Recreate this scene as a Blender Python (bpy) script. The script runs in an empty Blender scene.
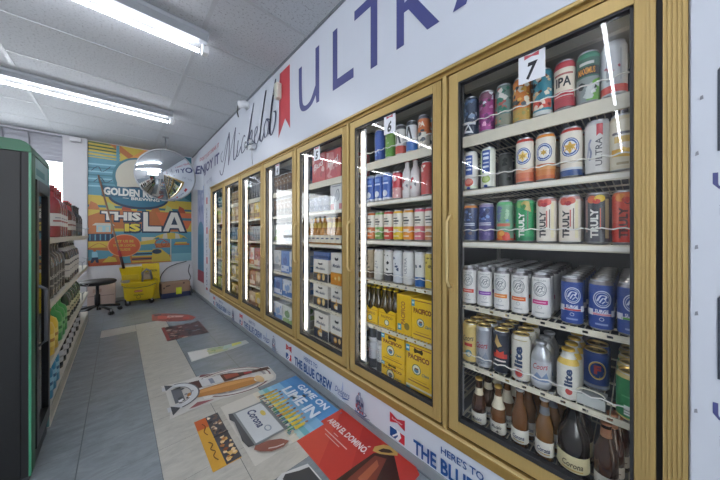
import bpy, bmesh, math, random
from mathutils import Vector, Matrix
from mathutils.geometry import tessellate_polygon
random.seed(7)
PI = math.pi
SC = bpy.context.scene
COL = SC.collection

# ------------------------------------------------------------------ materials
def lin(h):
    h = h.lstrip('#')
    c = [int(h[i:i + 2], 16) / 255 for i in (0, 2, 4)]
    return [x / 12.92 if x <= .04045 else ((x + .055) / 1.055) ** 2.4 for x in c] + [1.0]

MATS = {}
def mat(hexcol, rough=.5, metal=0., var=.06, scale=40., bump=0., emit=0., coat=0., alpha=1.):
    key = (hexcol, rough, metal, var, scale, bump, emit, coat)
    if key in MATS: return MATS[key]
    m = bpy.data.materials.new('mat_' + hexcol.strip('#')); m.use_nodes = True
    nt = m.node_tree; b = nt.nodes['Principled BSDF']
    c = lin(hexcol)
    b.inputs['Roughness'].default_value = rough
    b.inputs['Metallic'].default_value = metal
    if coat: b.inputs['Coat Weight'].default_value = coat
    tc = nt.nodes.new('ShaderNodeTexCoord')
    nz = nt.nodes.new('ShaderNodeTexNoise'); nz.inputs['Scale'].default_value = scale; nz.inputs['Detail'].default_value = 3
    nt.links.new(tc.outputs['Object'], nz.inputs['Vector'])
    mx = nt.nodes.new('ShaderNodeMix'); mx.data_type = 'RGBA'
    mx.inputs[6].default_value = [x * (1 - var) for x in c[:3]] + [1]
    mx.inputs[7].default_value = [min(1, x * (1 + var)) for x in c[:3]] + [1]
    nt.links.new(nz.outputs['Fac'], mx.inputs[0])
    nt.links.new(mx.outputs[2], b.inputs['Base Color'])
    if bump:
        bp = nt.nodes.new('ShaderNodeBump'); bp.inputs['Strength'].default_value = bump; bp.inputs['Distance'].default_value = .002
        nt.links.new(nz.outputs['Fac'], bp.inputs['Height']); nt.links.new(bp.outputs['Normal'], b.inputs['Normal'])
    if emit:
        b.inputs['Emission Color'].default_value = c; b.inputs['Emission Strength'].default_value = emit
    MATS[key] = m
    return m

def ink(h): return mat(h, .45, 0, .05, 60)
def print_(h): return mat(h, .3, 0, .05, 60)          # printed can / carton colours

def glass_mat():
    m = bpy.data.materials.new('door_glass'); m.use_nodes = True
    nt = m.node_tree; nt.nodes.clear()
    out = nt.nodes.new('ShaderNodeOutputMaterial')
    tr = nt.nodes.new('ShaderNodeBsdfTransparent'); tr.inputs[0].default_value = (.985, .99, .99, 1)
    gl = nt.nodes.new('ShaderNodeBsdfGlossy'); gl.inputs['Roughness'].default_value = .01
    fr = nt.nodes.new('ShaderNodeFresnel'); fr.inputs[0].default_value = 1.45
    mu = nt.nodes.new('ShaderNodeMath'); mu.operation = 'MULTIPLY'; mu.inputs[1].default_value = 1.5; mu.use_clamp = True
    ge = nt.nodes.new('ShaderNodeNewGeometry')
    sb = nt.nodes.new('ShaderNodeMath'); sb.operation = 'SUBTRACT'; sb.inputs[0].default_value = 1
    m2 = nt.nodes.new('ShaderNodeMath'); m2.operation = 'MULTIPLY'
    mx = nt.nodes.new('ShaderNodeMixShader')
    L = nt.links.new
    L(fr.outputs[0], mu.inputs[0]); L(ge.outputs['Backfacing'], sb.inputs[1])
    L(mu.outputs[0], m2.inputs[0]); L(sb.outputs[0], m2.inputs[1])
    L(m2.outputs[0], mx.inputs[0]); L(tr.outputs[0], mx.inputs[1]); L(gl.outputs[0], mx.inputs[2])
    L(mx.outputs[0], out.inputs[0])
    return m

def brushed(hexcol, rough=.42, metal=.45):
    key = ('brushed', hexcol, rough, metal)
    if key in MATS: return MATS[key]
    m = bpy.data.materials.new('anodised_' + hexcol.strip('#')); m.use_nodes = True
    nt = m.node_tree; b = nt.nodes['Principled BSDF']
    b.inputs['Metallic'].default_value = metal; b.inputs['Roughness'].default_value = rough
    tc = nt.nodes.new('ShaderNodeTexCoord'); mp = nt.nodes.new('ShaderNodeMapping')
    mp.inputs['Scale'].default_value = (60, 60, 3)
    nz = nt.nodes.new('ShaderNodeTexNoise'); nz.inputs['Scale'].default_value = 3; nz.inputs['Detail'].default_value = 5
    rp = nt.nodes.new('ShaderNodeValToRGB'); c = lin(hexcol)
    rp.color_ramp.elements[0].position = .3; rp.color_ramp.elements[1].position = .75
    rp.color_ramp.elements[0].color = [x * .96 for x in c[:3]] + [1]; rp.color_ramp.elements[1].color = [min(1, x * 1.03) for x in c[:3]] + [1]
    L = nt.links.new
    L(tc.outputs['Object'], mp.inputs[0]); L(mp.outputs[0], nz.inputs['Vector']); L(nz.outputs['Fac'], rp.inputs[0]); L(rp.outputs[0], b.inputs['Base Color'])
    MATS[key] = m
    return m

def stone(name, a, bcol, rough=.3, scale=7., bump=.15):
    m = bpy.data.materials.new(name); m.use_nodes = True
    nt = m.node_tree; b = nt.nodes['Principled BSDF']; L = nt.links.new
    tc = nt.nodes.new('ShaderNodeTexCoord')
    mp = nt.nodes.new('ShaderNodeMapping'); mp.inputs['Rotation'].default_value = (0, 0, .5); mp.inputs['Scale'].default_value = (1, 2.6, 1)
    n1 = nt.nodes.new('ShaderNodeTexNoise'); n1.inputs['Scale'].default_value = scale; n1.inputs['Detail'].default_value = 9; n1.inputs['Roughness'].default_value = .72; n1.inputs['Distortion'].default_value = .8
    rp = nt.nodes.new('ShaderNodeValToRGB'); rp.color_ramp.elements[0].position = .3; rp.color_ramp.elements[1].position = .72
    rp.color_ramp.elements[0].color = lin(a); rp.color_ramp.elements[1].color = lin(bcol)
    bp = nt.nodes.new('ShaderNodeBump'); bp.inputs['Strength'].default_value = bump; bp.inputs['Distance'].default_value = .003
    L(tc.outputs['Object'], mp.inputs[0]); L(mp.outputs[0], n1.inputs['Vector']); L(n1.outputs['Fac'], rp.inputs[0]); L(rp.outputs[0], b.inputs['Base Color'])
    L(n1.outputs['Fac'], bp.inputs['Height']); L(bp.outputs['Normal'], b.inputs['Normal'])
    b.inputs['Roughness'].default_value = rough
    return m

def acoustic():
    m = bpy.data.materials.new('acoustic_tile'); m.use_nodes = True
    nt = m.node_tree; b = nt.nodes['Principled BSDF']; L = nt.links.new
    tc = nt.nodes.new('ShaderNodeTexCoord')
    n1 = nt.nodes.new('ShaderNodeTexNoise'); n1.inputs['Scale'].default_value = 70; n1.inputs['Detail'].default_value = 4; n1.inputs['Roughness'].default_value = .7
    rp = nt.nodes.new('ShaderNodeValToRGB'); rp.color_ramp.elements[0].position = .33; rp.color_ramp.elements[1].position = .45
    rp.color_ramp.elements[0].color = lin('86898e'); rp.color_ramp.elements[1].color = lin('c2c5ca')
    bp = nt.nodes.new('ShaderNodeBump'); bp.inputs['Strength'].default_value = .3; bp.inputs['Distance'].default_value = .003
    L(tc.outputs['Object'], n1.inputs['Vector']); L(n1.outputs['Fac'], rp.inputs[0]); L(rp.outputs[0], b.inputs['Base Color'])
    L(n1.outputs['Fac'], bp.inputs['Height']); L(bp.outputs['Normal'], b.inputs['Normal'])
    b.inputs['Roughness'].default_value = .95
    return m

GLASS = glass_mat()
GOLD = brushed('c0a468', .45, .35); GOLD_D = brushed('ab8a4c', .45, .35); GOLD_L = brushed('e3cb92', .4, .3)
BLACK = mat('141416', .5); GASKET = mat('2a2b2f', .6)
WHITE = mat('e6e7ea', .5); CREAM = mat('ddd6c2', .45); WALLW = mat('d9d9dc', .7, 0, .04, 8)
ALU = mat('c9cbcf', .28, .9); ALUGOLD = mat('d9c07a', .3, .8); NECK = mat('8f8b8e', .3, .85, .05, 50); STEEL = mat('a9abb0', .35, .8)
WIRE = mat('e2ddcd', .4)
LED = mat('f4f7ff', .5, emit=17.5, var=0); LEDC = mat('fff2dc', .5, emit=3.2, var=0)
VINYL = mat('cfd4de', .35, 0, .03, 5)

# ------------------------------------------------------------------ text and 2D shapes
FC = {}
def glyphs(s, bold=.0):
    key = (s, bold)
    if key in FC: return FC[key]
    cu = bpy.data.curves.new('t', 'FONT'); cu.body = s; cu.size = 1; cu.offset = bold; cu.resolution_u = 2
    o = bpy.data.objects.new('t', cu); COL.objects.link(o)
    bpy.context.view_layer.update()
    me = bpy.data.meshes.new_from_object(o.evaluated_get(bpy.context.evaluated_depsgraph_get()))
    v = [(p.co.x, p.co.y) for p in me.vertices]; f = [list(p.vertices) for p in me.polygons]
    bpy.data.objects.remove(o); bpy.data.curves.remove(cu); bpy.data.meshes.remove(me)
    if v:
        x0 = min(p[0] for p in v); x1 = max(p[0] for p in v); y0 = min(p[1] for p in v); y1 = max(p[1] for p in v)
        v = [((x - (x0 + x1) / 2), (y - (y0 + y1) / 2)) for x, y in v]
        FC[key] = (v, f, x1 - x0, y1 - y0)
    else: FC[key] = ([], [], 1, 1)
    return FC[key]

def T(s, cx, cy, w, h, col, rot=0, bold=.015, shear=0.):
    v, f, W, Hh = glyphs(s, bold)
    if w is None: w = W / Hh * h
    if h is None: h = Hh / W * w
    cr, sr = math.cos(rot), math.sin(rot)
    out = []
    for x, y in v:
        X, Y = x / W * w, y / Hh * h
        X += shear * Y
        out.append((cx + X * cr - Y * sr, cy + X * sr + Y * cr))
    return (out, f, col)

def R(x0, x1, y0, y1, col): return ([(x0, y0), (x1, y0), (x1, y1), (x0, y1)], [[0, 1, 2, 3]], col)
def EL(cx, cy, rx, ry, col, n=20): return ([(cx + rx * math.cos(2 * PI * i / n), cy + ry * math.sin(2 * PI * i / n)) for i in range(n)], [list(range(n))], col)
def RG(cx, cy, rx, ry, th, col, n=24, a0=0, a1=2 * PI):
    v = []; f = []
    for i in range(n + 1):
        a = a0 + (a1 - a0) * i / n
        v += [(cx + rx * math.cos(a), cy + ry * math.sin(a)), (cx + (rx - th) * math.cos(a), cy + (ry - th) * math.sin(a))]
        if i: f.append([2 * i - 2, 2 * i, 2 * i + 1, 2 * i - 1])
    return (v, f, col)
def PG(pts, col):
    tri = tessellate_polygon([[Vector((x, y, 0)) for x, y in pts]])
    out = []
    for t in tri:
        a, b, c = (pts[i] for i in t)
        out.append(list(t) if (b[0] - a[0]) * (c[1] - a[1]) - (b[1] - a[1]) * (c[0] - a[0]) > 0 else [t[0], t[2], t[1]])
    return (list(pts), out, col)
def ST(cx, cy, r, col, n=5, inner=.45, rot=PI / 2):
    return PG([(cx + (r if i % 2 == 0 else r * inner) * math.cos(rot + PI * i / n), cy + (r if i % 2 == 0 else r * inner) * math.sin(rot + PI * i / n)) for i in range(2 * n)], col)
def catmull(p, n=6):
    q = [p[0]] + list(p) + [p[-1]]; out = []
    for i in range(1, len(q) - 2):
        for k in range(n):
            t = k / n
            out.append(tuple(.5 * (2 * q[i][d] + (q[i + 1][d] - q[i - 1][d]) * t + (2 * q[i - 1][d] - 5 * q[i][d] + 4 * q[i + 1][d] - q[i + 2][d]) * t * t
                             + (3 * q[i][d] - q[i - 1][d] - 3 * q[i + 1][d] + q[i + 2][d]) * t ** 3) for d in range(len(p[0]))))
    out.append(tuple(p[-1])); return out
def STROKE(pts, w, col, smooth=True, thin=.35):
    p = catmull(pts) if smooth and len(pts) > 2 else pts
    v = []; f = []
    for i, (x, y) in enumerate(p):
        a = p[max(0, i - 1)]; b = p[min(len(p) - 1, i + 1)]
        dx, dy = b[0] - a[0], b[1] - a[1]; l = math.hypot(dx, dy) or 1
        ww = w * (thin + (1 - thin) * abs(dy) / l) / 2
        nx, ny = -dy / l * ww, dx / l * ww
        v += [(x + nx, y + ny), (x - nx, y - ny)]
        if i: f.append([2 * i - 2, 2 * i - 1, 2 * i + 1, 2 * i])
    return (v, f, col)
def SCRIB(rng, n, x0, x1, y0, y1, cols, s=(.2, .5)):
    """small irregular printed patches"""
    out = []
    for _ in range(n):
        cx = rng.uniform(x0, x1); cy = rng.uniform(y0, y1); r = rng.uniform(*s) * min(x1 - x0, y1 - y0)
        k = rng.randint(5, 8); a0 = rng.random() * 6
        pts = [(min(x1, max(x0, cx + r * rng.uniform(.5, 1.2) * math.cos(a0 + 2 * PI * i / k))), min(y1, max(y0, cy + r * rng.uniform(.5, 1.2) * math.sin(a0 + 2 * PI * i / k)))) for i in range(k)]
        out.append((pts, [list(range(k))], rng.choice(cols)))
    return out

def slice2d(v, f, step):
    bm = bmesh.new()
    bv = [bm.verts.new((x, y, 0)) for x, y in v]
    for q in f:
        try: bm.faces.new([bv[i] for i in q])
        except ValueError: pass
    xs = [p[0] for p in v]
    k = math.ceil(min(xs) / step) * step
    while k < max(xs):
        g = bm.verts[:] + bm.edges[:] + bm.faces[:]
        bmesh.ops.bisect_plane(bm, geom=g, plane_co=(k, 0, 0), plane_no=(1, 0, 0), dist=1e-6)
        k += step
    bm.verts.index_update()
    vv = [(p.co.x, p.co.y) for p in bm.verts]; ff = [[p.index for p in q.verts] for q in bm.faces]
    bm.free()
    return vv, ff

# ------------------------------------------------------------------ mesh builder
class MB:
    def __init__(s): s.v = []; s.f = []; s.m = []; s.sm = []; s.mats = []
    def mi(s, m):
        if m not in s.mats: s.mats.append(m)
        return s.mats.index(m)
    def add(s, v, f, m, smooth=False):
        o = len(s.v); k = s.mi(m)
        s.v += [tuple(p) for p in v]
        for q in f: s.f.append([i + o for i in q]); s.m.append(k); s.sm.append(smooth)
        return s
    def box(s, x0, x1, y0, y1, z0, z1, m, bev=0.):
        if bev:
            bm = bmesh.new(); bmesh.ops.create_cube(bm, size=1)
            for p in bm.verts: p.co = Vector(((x0 + x1) / 2 + p.co.x * (x1 - x0), (y0 + y1) / 2 + p.co.y * (y1 - y0), (z0 + z1) / 2 + p.co.z * (z1 - z0)))
            bmesh.ops.bevel(bm, geom=bm.edges[:], offset=bev, segments=2, affect='EDGES', profile=.5)
            bm.verts.index_update()
            s.add([p.co[:] for p in bm.verts], [[p.index for p in q.verts] for q in bm.faces], m); bm.free(); return s
        v = [(x, y, z) for x in (x0, x1) for y in (y0, y1) for z in (z0, z1)]
        return s.add(v, [[0, 1, 3, 2], [4, 6, 7, 5], [0, 4, 5, 1], [2, 3, 7, 6], [0, 2, 6, 4], [1, 5, 7, 3]], m)
    def lathe(s, prof, m, seg=20, c=(0, 0, 0), smooth=True, cap=True, M=None):
        v = []; f = []
        for r, z in prof:
            for i in range(seg):
                a = 2 * PI * i / seg
                v.append(Vector((r * math.cos(a), r * math.sin(a), z)))
        for k in range(len(prof) - 1):
            for i in range(seg):
                j = (i + 1) % seg
                f.append([k * seg + i, k * seg + j, (k + 1) * seg + j, (k + 1) * seg + i])
        if cap:
            if prof[0][0] > 1e-6: f.append(list(range(seg))[::-1])
            if prof[-1][0] > 1e-6: f.append([(len(prof) - 1) * seg + i for i in range(seg)])
        if M: v = [M @ p for p in v]
        v = [p + Vector(c) for p in v]
        return s.add(v, f, m, smooth)
    def tube(s, pts, r, m, seg=6, closed=False):
        pts = [Vector(p) for p in pts]; n = len(pts); v = []; f = []
        up = Vector((0.123, .077, 1)).normalized()
        for i, p in enumerate(pts):
            a = pts[(i - 1) % n] if closed or i else pts[0]; b = pts[(i + 1) % n] if closed or i < n - 1 else pts[-1]
            d = (b - a).normalized(); x = d.cross(up)
            if x.length < .05: x = d.cross(Vector((1, 0, 0)))
            x.normalize(); y = d.cross(x)
            for k in range(seg):
                t = 2 * PI * k / seg; v.append(p + (x * math.cos(t) + y * math.sin(t)) * r)
        for i in range(n if closed else n - 1):
            j = (i + 1) % n
            for k in range(seg):
                l = (k + 1) % seg; f.append([i * seg + k, j * seg + k, j * seg + l, i * seg + l])
        if not closed: f += [list(range(seg)), [(n - 1) * seg + k for k in range(seg)][::-1]]
        return s.add(v, f, m, True)
    def deco(s, items, mp, l0=.0004, dl=.00012, step=None, mf=print_):
        for i, (v, f, c) in enumerate(items):
            if not v: continue
            if step: v, f = slice2d(v, f, step)
            s.add([mp(x, y, l0 + i * dl) for x, y in v], f, c if not isinstance(c, str) else mf(c))
        return s
    def grid(s, fn, nu, nv, m, smooth=True):
        v = [fn(i / nu, j / nv) for i in range(nu + 1) for j in range(nv + 1)]
        f = [[i * (nv + 1) + j, (i + 1) * (nv + 1) + j, (i + 1) * (nv + 1) + j + 1, i * (nv + 1) + j + 1] for i in range(nu) for j in range(nv)]
        return s.add(v, f, m, smooth)
    def mesh(s, name):
        me = bpy.data.meshes.new(name); me.from_pydata(s.v, [], s.f)
        for m in s.mats: me.materials.append(m)
        me.polygons.foreach_set('material_index', s.m); me.polygons.foreach_set('use_smooth', s.sm)
        me.update(); return me
    def obj(s, name, parent=None, **kw):
        o = bpy.data.objects.new(name, s.mesh(name)); COL.objects.link(o)
        if parent: o.parent = parent
        return tag(o, **kw)

def tag(o, label=None, cat=None, group=None, kind=None, loc=None, rz=None):
    if label: o['label'] = label
    if cat: o['category'] = cat
    if group: o['group'] = group
    if kind: o['kind'] = kind
    if loc: o.location = loc
    if rz is not None: o.rotation_euler = (0, 0, rz)
    return o
def empty(name, loc=(0, 0, 0), rz=0, **kw):
    o = bpy.data.objects.new(name, None); COL.objects.link(o); o.location = loc; o.rotation_euler = (0, 0, rz); o.empty_display_size = .05
    return tag(o, **kw)
def copy_tree(o, parent=None):
    c = o.copy(); COL.objects.link(c)
    if parent: c.parent = parent
    for ch in KIDS.get(o.name, []): copy_tree(ch, c)
    return c
KIDS = {}
def kid(parent, o): KIDS.setdefault(parent.name, []).append(o); return o

def planeX(X, sgn=1):            # wall facing -X: local x runs to -Y
    return lambda x, y, l: (X - l * sgn, -x, y)
def cyl(r): return lambda x, y, l: (-(r + l) * math.cos(x / r), -(r + l) * math.sin(x / r), y)

ORD = 'zeroth first second third fourth fifth sixth seventh eighth ninth tenth eleventh twelfth'.split()

# ------------------------------------------------------------------ the room
D = 1.09; YB = 6.10; ZC = 2.70; XL = -4.6; YN = -2.4
def struct(name, mb): return mb.obj(name, kind='structure')
GREY_TILE = stone('grey_floor_tile', '737b82', '8f979e', .24)
BEIGE_TILE = stone('beige_floor_tile', 'a8a69f', 'c6c3ba', .3, 9.)
GROUT = mat('4f565c', .7)
fl = MB(); pitch = .305
xs = [-4.725 + pitch * i for i in range(20)] ; xs = [x for x in xs if x < D] + [D]
ys = [YN + .02 * 0 + .29 * i for i in range(30)]; ys = [y for y in ys if y < YB] + [YB]
def is_beige(x, y): return (.15 < x < .46 and y < 4.33) or (-.16 < x < .46 and 4.05 < y < 4.36) or (.45 < x < .76 and 1.2 < y < 1.95)
ys = sorted(set([round(4.06 + .29 * k, 3) for k in range(-23, 8)])); ys = [YN] + [y for y in ys if YN < y < YB] + [YB]
fl.box(XL, D, YN, YB, -.08, -.002, GROUT)
for i in range(len(xs) - 1):
    for j in range(len(ys) - 1):
        b = is_beige((xs[i] + xs[i + 1]) / 2, (ys[j] + ys[j + 1]) / 2)
        g = .0022; gy = .0007
        fl.add([(xs[i] + (0 if b else g), ys[j] + gy, 0), (xs[i + 1] - g, ys[j] + gy, 0), (xs[i + 1] - g, ys[j + 1] - gy, 0), (xs[i] + (0 if b else g), ys[j + 1] - gy, 0)], [[0, 1, 2, 3]], BEIGE_TILE if b else GREY_TILE)
struct('floor', fl)
struct('ceiling', MB().box(XL, D + .08, YN, YB, ZC, ZC + .06, acoustic()))
tb = MB(); TBAR = mat('b4b7bc', .5)
for k in range(-7, 8):
    y = 1.747 + .62 * k
    if YN < y < YB: tb.box(XL, D, y - .011, y + .011, ZC - .004, ZC + .001, TBAR)
for k in range(-4, 1):
    x = .465 + 1.17 * k
    if x > XL: tb.box(x - .013, x + .013, YN, YB, ZC - .0045, ZC + .001, TBAR)
tb.box(D - .02, D, YN, YB, ZC - .012, ZC, mat('7e8288', .6))
struct('trim_1', tb)
# wall with the cooler: above, below, both ends
Z0, Z1 = .2206, 1.914; YR, YL = -.10, 4.72
w = MB()
w.box(D, D + .09, YN, YB, Z1, ZC, WALLW); w.box(D, D + .09, YN, YB, -.05, Z0, WALLW)
w.box(D, D + .09, YN, YR, Z0, Z1, WALLW); w.box(D, D + .09, YL, YB, Z0, Z1, WALLW)
struct('wall_right', w)
# back wall: opening with a roller shutter left of the pier
wb = MB()
wb.box(-.634, D + .09, YB, YB + .12, -.05, ZC, WALLW); wb.box(XL, -2.6, YB, YB + .12, -.05, ZC, WALLW)
wb.box(-2.6, -.634, YB, YB + .12, -.05, .9, WALLW)
struct('wall_back', wb)
PIER = mat('cfced1', .6, 0, .04, 6)
struct('trim_2', MB().box(-.634, -.372, YB - .05, YB, 0, ZC - .002, PIER))
struct('wall_left', MB().box(XL - .1, XL, YN, YB + .12, -.05, ZC, WALLW))
struct('wall_front', MB().box(XL - .1, -4.1, YN - .1, YN, -.05, ZC + .06, WALLW).box(-.3, D + .09, YN - .1, YN, -.05, ZC + .06, WALLW).box(-4.1, -.3, YN - .1, YN, -.05, 1.1, WALLW).box(-4.1, -.3, YN - .1, YN, 2.35, ZC + .06, WALLW))
fw = MB().box(-4.1, -.3, YN - .055, YN - .045, 1.1, 2.35, GLASS)  # added window, unseen behind the camera, lets in daylight for the shelves
for x in (-4.08, -2.83, -1.57, -.32): fw.box(x - .025, x + .025, YN - .08, YN - .02, 1.1, 2.35, STEEL)
struct('added_window', fw)
struct('window_1', MB().box(-2.6, -.634, YB + .08, YB + .086, .9, ZC, GLASS).box(-1.64, -1.6, YB + .06, YB + .1, .9, ZC, STEEL))
sh = MB(); SL = mat('9d9ea6', .5, .2)
for k in range(6):
    z = 2.30 + .062 * k
    sh.box(-2.58, -.64, YB + .02, YB + .04, z, z + .056, SL); sh.box(-2.58, -.64, YB + .012, YB + .022, z + .045, z + .058, SL)
sh.box(-2.58, -.64, YB - .005, YB + .05, 2.275, 2.302, mat('8a8b93', .5, .2))
so = empty('roller_shutter', (-1.6, YB, 2.27), label='grey slatted roller shutter half lowered over the bright back window', cat='shutter')
c = sh.obj('slat_curtain', so); c.matrix_parent_inverse = Matrix.Translation((1.6, -YB, -2.27))
c = MB().box(-2.6, -.64, YB - .06, YB + .02, 2.665, ZC - .006, mat('b9b9bf', .5)).obj('head_box', so); c.matrix_parent_inverse = Matrix.Translation((1.6, -YB, -2.27))
for x in (-1.2, -.97):
    c = MB().tube([(x, YB - .012, 2.69), (x + .01, YB - .014, 2.5), (x, YB - .012, 2.44)], .007, mat('77787e', .6)).obj('pull_cord', so); c.matrix_parent_inverse = Matrix.Translation((1.6, -YB, -2.27))
MB().box(-.56, -.44, YB - .11, YB - .052, 2.61, 2.675, mat('dcdcde', .5), .008).obj('junction_box', label='small white junction box at the top of the pale pier', cat='junction box')
BASE = mat('8b9095', .6)
struct('baseboard_right', MB().box(D - .014, D, YN, YB, 0, .05, BASE, .004))
struct('baseboard_back', MB().box(-.372, D - .014, YB - .012, YB, 0, .06, mat('a9a9aa', .6), .003))

# ------------------------------------------------------------------ ceiling tube lights
def tube_light(x1, y, label):
    L_ = 2.36; t = empty('tube_light', (x1 - L_ / 2, y, ZC), label=label, cat='light', group='fluorescent strip lights on the ceiling')
    h = L_ / 2; HW = mat('9ba0a7', .5)
    hb = MB(); hb.grid(lambda u, v: (-h + 2 * h * u, [-.115, -.11, -.075, -.025, -.008, -.008][min(5, int(v * 5 + .01))], [-.004, -.03, -.062, -.062, -.05, -.004][min(5, int(v * 5 + .01))]), 1, 5, HW, False)
    hb.box(-h, -h + .004, -.115, -.008, -.062, -.004, HW).box(h - .004, h, -.115, -.008, -.062, -.004, HW)
    hb.obj('housing', t)
    MB().lathe([(.0125, -h + .04), (.0125, h - .04)], LED, 12, (0, 0, 0), True, True, Matrix.Translation((0, .022, -.098)) @ Matrix.Rotation(PI / 2, 4, 'Y')).obj('tube', t)
    for s in (-1, 1):
        MB().box(s * h - .022, s * h + .022, -.02, .04, -.116, -.05, mat('eceef0', .4), .006).obj('lamp_holder', t)
    return t
tube_light(.50, 2.325, 'fluorescent tube light on the ceiling above the middle of the aisle')
tube_light(.50, 4.085, 'fluorescent tube light on the ceiling near the back mural')
tube_light(.50, -1.9, 'added unseen fluorescent tube light on the ceiling behind the camera')  # row behind the camera is added, out of view, to brighten the store
tube_light(.50, .12, 'fluorescent tube light on the ceiling over door seven, seen reflected in its glass')
for i, y in enumerate((2.325, 4.085, .12, -1.9)):
    tube_light(-1.95, y, ['second tube in line with the middle ceiling light, mirrored in the door glass', 'second tube in line with the rear ceiling light, above the shutter side', 'second tube in line with the ceiling light over door seven', 'added unseen second tube in line with the ceiling light behind the camera'][i])  # tube of the last row is likewise an added, unseen fill lamp

# ------------------------------------------------------------------ cooler frame
ML = {i: .595 + .6843 * (7 - i) for i in range(1, 8)}      # left mullion of each door
fr = empty('cooler_frame', (D, 2.3, 0), label='gold anodised metal frame around the row of cooler doors', cat='door frame')
def rel(o, p=fr): o.matrix_parent_inverse = Matrix.Translation(-Vector(p.location)); return o
hd = MB().box(D - .012, D + .05, YR, YL, 1.899, Z1, GOLD, .003).box(D + .004, D + .05, YR, YL, 1.882, 1.899, GOLD_D)
rel(hd.obj('header', fr))
rel(MB().box(D - .016, D + .06, YR, YL, Z0, .262, GOLD_D, .003).box(D - .014, D + .0, YR, YL, .262, .268, GOLD_L).box(D + .02, D + .06, YR, YL, .262, .275, mat('3b2d14', .6)).obj('sill', fr))  # lighter lip paints in caught light, darker sill gold paints in shade
for i in range(1, 8):
    y = ML[i]
    m = MB().box(D - .002, D + .03, y - .010, y + .010, .268, 1.884, GOLD, .003).box(D + .03, D + .06, y - .03, y + .03, .262, 1.89, mat('38290f', .6))
    rel(m.obj('mullion', fr))
jm = MB().box(D - .002, D + .05, -.098, -.056, Z0, Z1, GOLD)
for k in range(5): jm.box(D - .0055, D + .0, -.0935 + .0085 * k, -.0885 + .0085 * k, Z0, Z1, GOLD)
jm.box(D + .02, D + .06, -.056, -.03, .262, 1.89, BLACK)
rel(jm.obj('jamb', fr))
j2 = MB().box(D - .002, D + .05, YL - .02, YL, Z0, Z1, GOLD, .003); rel(j2.obj('jamb', fr))

# ------------------------------------------------------------------ glass doors
BOW = [(-.5, .5), (0, .18), (.5, .5), (.5, -.5), (0, -.18), (-.5, -.5)]
def bow(cx, cy, w, h, col='c8283c'): return PG([(cx + x * w, cy + y * h) for x, y in BOW], col)
for i in range(1, 8):
    yl = ML[i] - .019; yr = (ML[i + 1] + .020) if i < 7 else -.043
    w_ = yl - yr; cy = (yl + yr) / 2
    where = {7: 'nearest to the camera', 6: 'holding yellow cartons', 5: 'third from the near end', 4: 'fourth from the near end', 3: 'fifth from the near end', 2: 'second from the far end', 1: 'farthest along the wall'}[i]
    num = 'one two three four five six seven'.split()[i - 1]
    if i >= 4: lab = 'gold framed glass cooler door with number %s sticker, %s' % (num, where)
    else: lab = 'gold framed glass cooler door %s, %s' % (num, where)
    d = empty('cooler_door', (D, cy, .275), label=lab, cat='door', group='glass cooler doors')
    zt, zb = 1.876 - .275, .003; h2 = w_ / 2; x0, x1 = .004, .034; sw = .043; tr = .044; br = .050
    f = MB()
    f.box(x0, x1, h2 - sw, h2, zb, zt, GOLD, .003); f.box(x0, x1, -h2, -h2 + sw, zb, zt, GOLD, .003)
    f.box(x0 + .0005, x1, -h2 + sw, h2 - sw, zt - tr, zt, GOLD); f.box(x0 + .0005, x1, -h2 + sw, h2 - sw, zb, zb + br, GOLD)
    for k in range(4):
        f.box(x0 - .0025, x0 + .001, -h2 + .006 + .008 * k, -h2 + .0108 + .008 * k, zb + .002, zt - .002, GOLD)
    f.obj('door_frame', d)
    g = .008; gk = MB(); a, b_ = -h2 + sw, h2 - sw
    gk.box(x0 + .004, x1, a, a + g, zb + br, zt - tr, GASKET); gk.box(x0 + .004, x1, b_ - g, b_, zb + br, zt - tr, GASKET)
    gk.box(x0 + .004, x1, a, b_, zt - tr - g, zt - tr, GASKET); gk.box(x0 + .004, x1, a, b_, zb + br, zb + br + .018, GASKET)
    gk.obj('gasket', d)
    MB().box(x0 + .012, x0 + .018, a + .002, b_ - .002, zb + br, zt - tr, GLASS).obj('glass', d)
    hz0, hz1 = .645, .968; yh = h2 - .012
    hm = MB().tube([(x0, yh, hz1), (x0 - .022, yh, hz1 - .008), (x0 - .03, yh + .004, hz1 - .03), (x0 - .03, yh + .004, hz0 + .03), (x0 - .022, yh, hz0 + .008), (x0, yh, hz0)], .0065, GOLD_L, 8)
    for z in (hz0, hz1): hm.box(x0 - .004, x0 + .001, yh - .011, yh + .011, z - .018, z + .018, GOLD)
    hm.obj('handle', d, label='slim gold pull handle')
    if i >= 4:
        sy = {7: .257, 6: .935, 5: 1.66, 4: 2.33}[i] - cy; s = MB(); sx = x0 + .0115
        s.box(sx - .0004, sx, sy - .042, sy + .042, 1.722 - .275, 1.836 - .275, mat('e4e6ec', .4))
        pm = lambda x, y, l: (sx - .0004 - l, sy - x, 1.779 - .275 + y)
        s.deco([bow(0, .036, .046, .016, 'c05560'), T(str(i), 0, -.018, .03, .062, '22242c', 0, .04, .15)], pm, .0003, .0002)
        s.obj('number_sticker', d, label='white sticker with a red bow tie and black number')

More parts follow.
